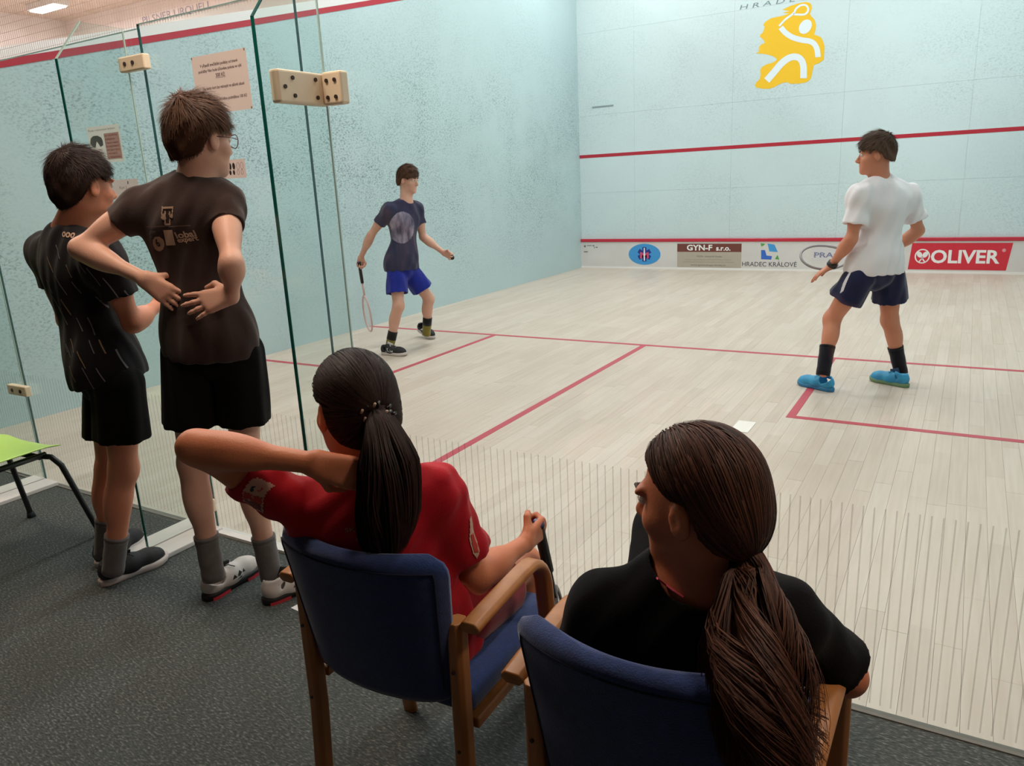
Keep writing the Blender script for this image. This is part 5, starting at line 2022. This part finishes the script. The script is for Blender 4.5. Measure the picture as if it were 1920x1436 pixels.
shorts('shorts', k, cloth('bright_blue_polyester', '14268f', '112080', 5, .7, .15), p1, (.62, .62), .014, .112, .07, h=.006, fold=(.005, A(0, 0, 1), 66, 2))
OLV = cloth('olive_sock', '8a7d3a', '7d7034', 30)
for sd in 'lr':
    sock(k, sd, p1, OLV, .135, .044, .048, band=cloth('black_band', '1a1817', '211f1e', 30))
LOGO1 = (base_mat('shoe_logo_grey', 'b5b2b6', .6), [[(.07, .035), (.085, .07), (.10, .07), (.115, .04), (.10, .04), (.09, .055), (.085, .035)], [(.115, .035), (.125, .06), (.14, .045), (.15, .055), (.155, .035)]])
shoe(fl(716, 664), fl(760, 667), p1, BLK_SH, WHITE_RUB, base_mat('white_lace', 'd5d0cc', .8), .275, label='black shoe with white side mark', an=k['anr'] + A(0, 0, .03), logo=LOGO1, h=.006)
shoe(fl(786, 630) + A(0, 0, .0), fl(834, 641), p1, BLK_SH, WHITE_RUB, BLKLACE, .275, pitch=-.22, label='black shoe with raised heel', an=k['anl'] + A(0, 0, .03), logo=LOGO1, h=.006)
racket('squash_racket', J(675, 503, .0), J(690, 600, .10) - J(674, 500, .0), RIM * .9 + FWH * .5, 'pale pink squash racket hanging from the hand of the player in navy', None, 'd9b9b6', '2a2324', hold=.06)
bl_ = bpy.data.meshes.new('squash_ball')
bm = bmesh.new(); bmesh.ops.create_uvsphere(bm, u_segments=16, v_segments=12, radius=.02); bm.to_mesh(bl_); bm.free()
bl_.materials.append(base_mat('black_rubber_ball', '2a1518', .7))
bo = link('squash_ball', bl_); bo.location = J(848, 483, -.02)
bl_.polygons.foreach_set('use_smooth', np.ones(len(bl_.polygons), bool))
tag(bo, 'small dark squash ball in the left hand of the player in navy', 'ball')
MB().tube([Vector((0.0202 * math.cos(t), 0.0202 * math.sin(t), .004 * math.sin(3 * t))) for t in np.linspace(0, 6.283, 20)], .0008, 4).build('ball_seam', base_mat('ball_seam', '3c2326', .7), bo)

# ---- player in white shirt
J = jt((5.08, 3.44))
F6 = nrm(FWH * .86 - RIM * .50)
k = dict(nck=J(1649, 336, 0), che=J(1655, 395, .0), pel=J(1640, 505, 0), shl=J(1612, 368, -.08), shr=J(1702, 366, .08), ell=J(1597, 447, -.10), wrl=J(1558, 499, .02), elr=J(1722, 432, .10), wrr=J(1668, 474, .27),
         hil=J(1612, 520, -.05), hir=J(1668, 520, .05), knl=J(1560, 598, .05), anl=J(1545, 690, -.06), knr=J(1668, 600, .10), anr=J(1687, 688, .10), F=F6, T=.98, FKl=nrm(FWH - RIM * .6), FKr=nrm(FWH - RIM * .5))
check('p2', k)
H = Head(J(1642, 291, .0), -RIM * .90 + FWH * .35 - A(0, 0, .05), A(0, 0, 1), 1.0)
p2 = body('person', k, H, SK1, .006, [((k['wrl'], J(1530, 517, .05) - k['wrl'], FWH + RIM * .2, A(0, 0, -1)), dict(curl=(8, 15, 10), s=.98)),
                                      ((k['wrr'], -RIM * .8 + FWH * .4, A(0, 0, 1), -FWH), dict(curl=(60, 80, 50), s=.98, spread=0))])
tag(p2, 'boy player in white shirt and navy shorts with blue shoes, seen from behind', 'person')
short_hair(H, 'hair', hair_mat('hair_ash_brown', '3f2b22', '604a3d'), p2, .016, .056, .022, -.045, .012, 3200, .05, fringe=1.0, seed=18, h=.006, w=.0016)
eyes(H, p2)
SH6 = cloth('white_cotton', 'eae4e6', 'e2dbde', 4, .9, .2)
o, bv = shirt('shirt', k, H, SH6, p2, J(1638, 512, 0), -A(0, 0, 1), .024, (.66, .68), .006, (.0055, A(.35, 0, 1), 62, 21), slw=(.060, .084), flare=.034)
SHO6 = shorts('shorts', k, cloth('navy_polyester', '161d42', '121838', 5, .75, .15), p2, (.52, .52), .016, .118, .06, h=.006, fold=(.005, A(0, 0, 1), 66, 5))
bvs = BVHTree.FromObject(SHO6, bpy.context.evaluated_depsgraph_get())
nd = nrm(-FWH * .55 - RIM * .85)
Q = lambda u, v: J(u, v, -.14)
c5 = lambda pts: cr(pts, 5.983, 1460, 400)
ppatch('side_stripe', c5([(690, 640), (735, 650), (640, 890), (570, 920), (600, 800)]), base_mat('stripe_white', 'cfcad0', .7), SHO6, bvh=bvs, cell=.005)
for sd in 'lr':
    sock(k, sd, p2, cloth('black_sock', '15131a', '1c1a22', 30), .15, .045, .050)
BLU = noisy('bright_blue_shoe', '2f9cc9', '2b7fb0', 12, .5)
shoe(fl(1562, 735), fl(1508, 722), p2, BLU, base_mat('blue_sole', '2c7aa8', .5), base_mat('pale_lace', '4a9cc0', .8), .285, tongue=BLU, label='bright blue shoe planted to the left', an=k['anl'] + A(0, 0, .03), h=.006)
shoe(fl(1703, 727), fl(1656, 717), p2, BLU, base_mat('green_sole', '6d8a63', .5), base_mat('navy_lace', '23405f', .8), .285, label='bright blue shoe with green sole', an=k['anr'] + A(0, 0, .03), h=.006)
d_ = nrm(k['wrl'] - k['ell'])
m = MB(); m.tube([k['wrl'] - d_ * .030, k['wrl'] - d_ * .004], .034, 18); w_ = m.build('watch_strap', base_mat('black_strap', '1d1a1b', .5), p2, True)
m = MB(); m.box((-.018, -.018, -.006), (.018, .018, .006)); wf = m.build('watch_face', base_mat('watch_glass', '121316', .15), w_, bevel=.003); wf.location = k['wrl'] - d_ * .017 - FWH * .034
racket('squash_racket', k['wrr'] - RIM * .07, J(1484, 490, .16) - J(1655, 478, .26), A(0, 0, .62) - FWH * .6, 'white squash racket held across the body of the player in white', None, '8f8a8c', '2a2324', hold=.10)
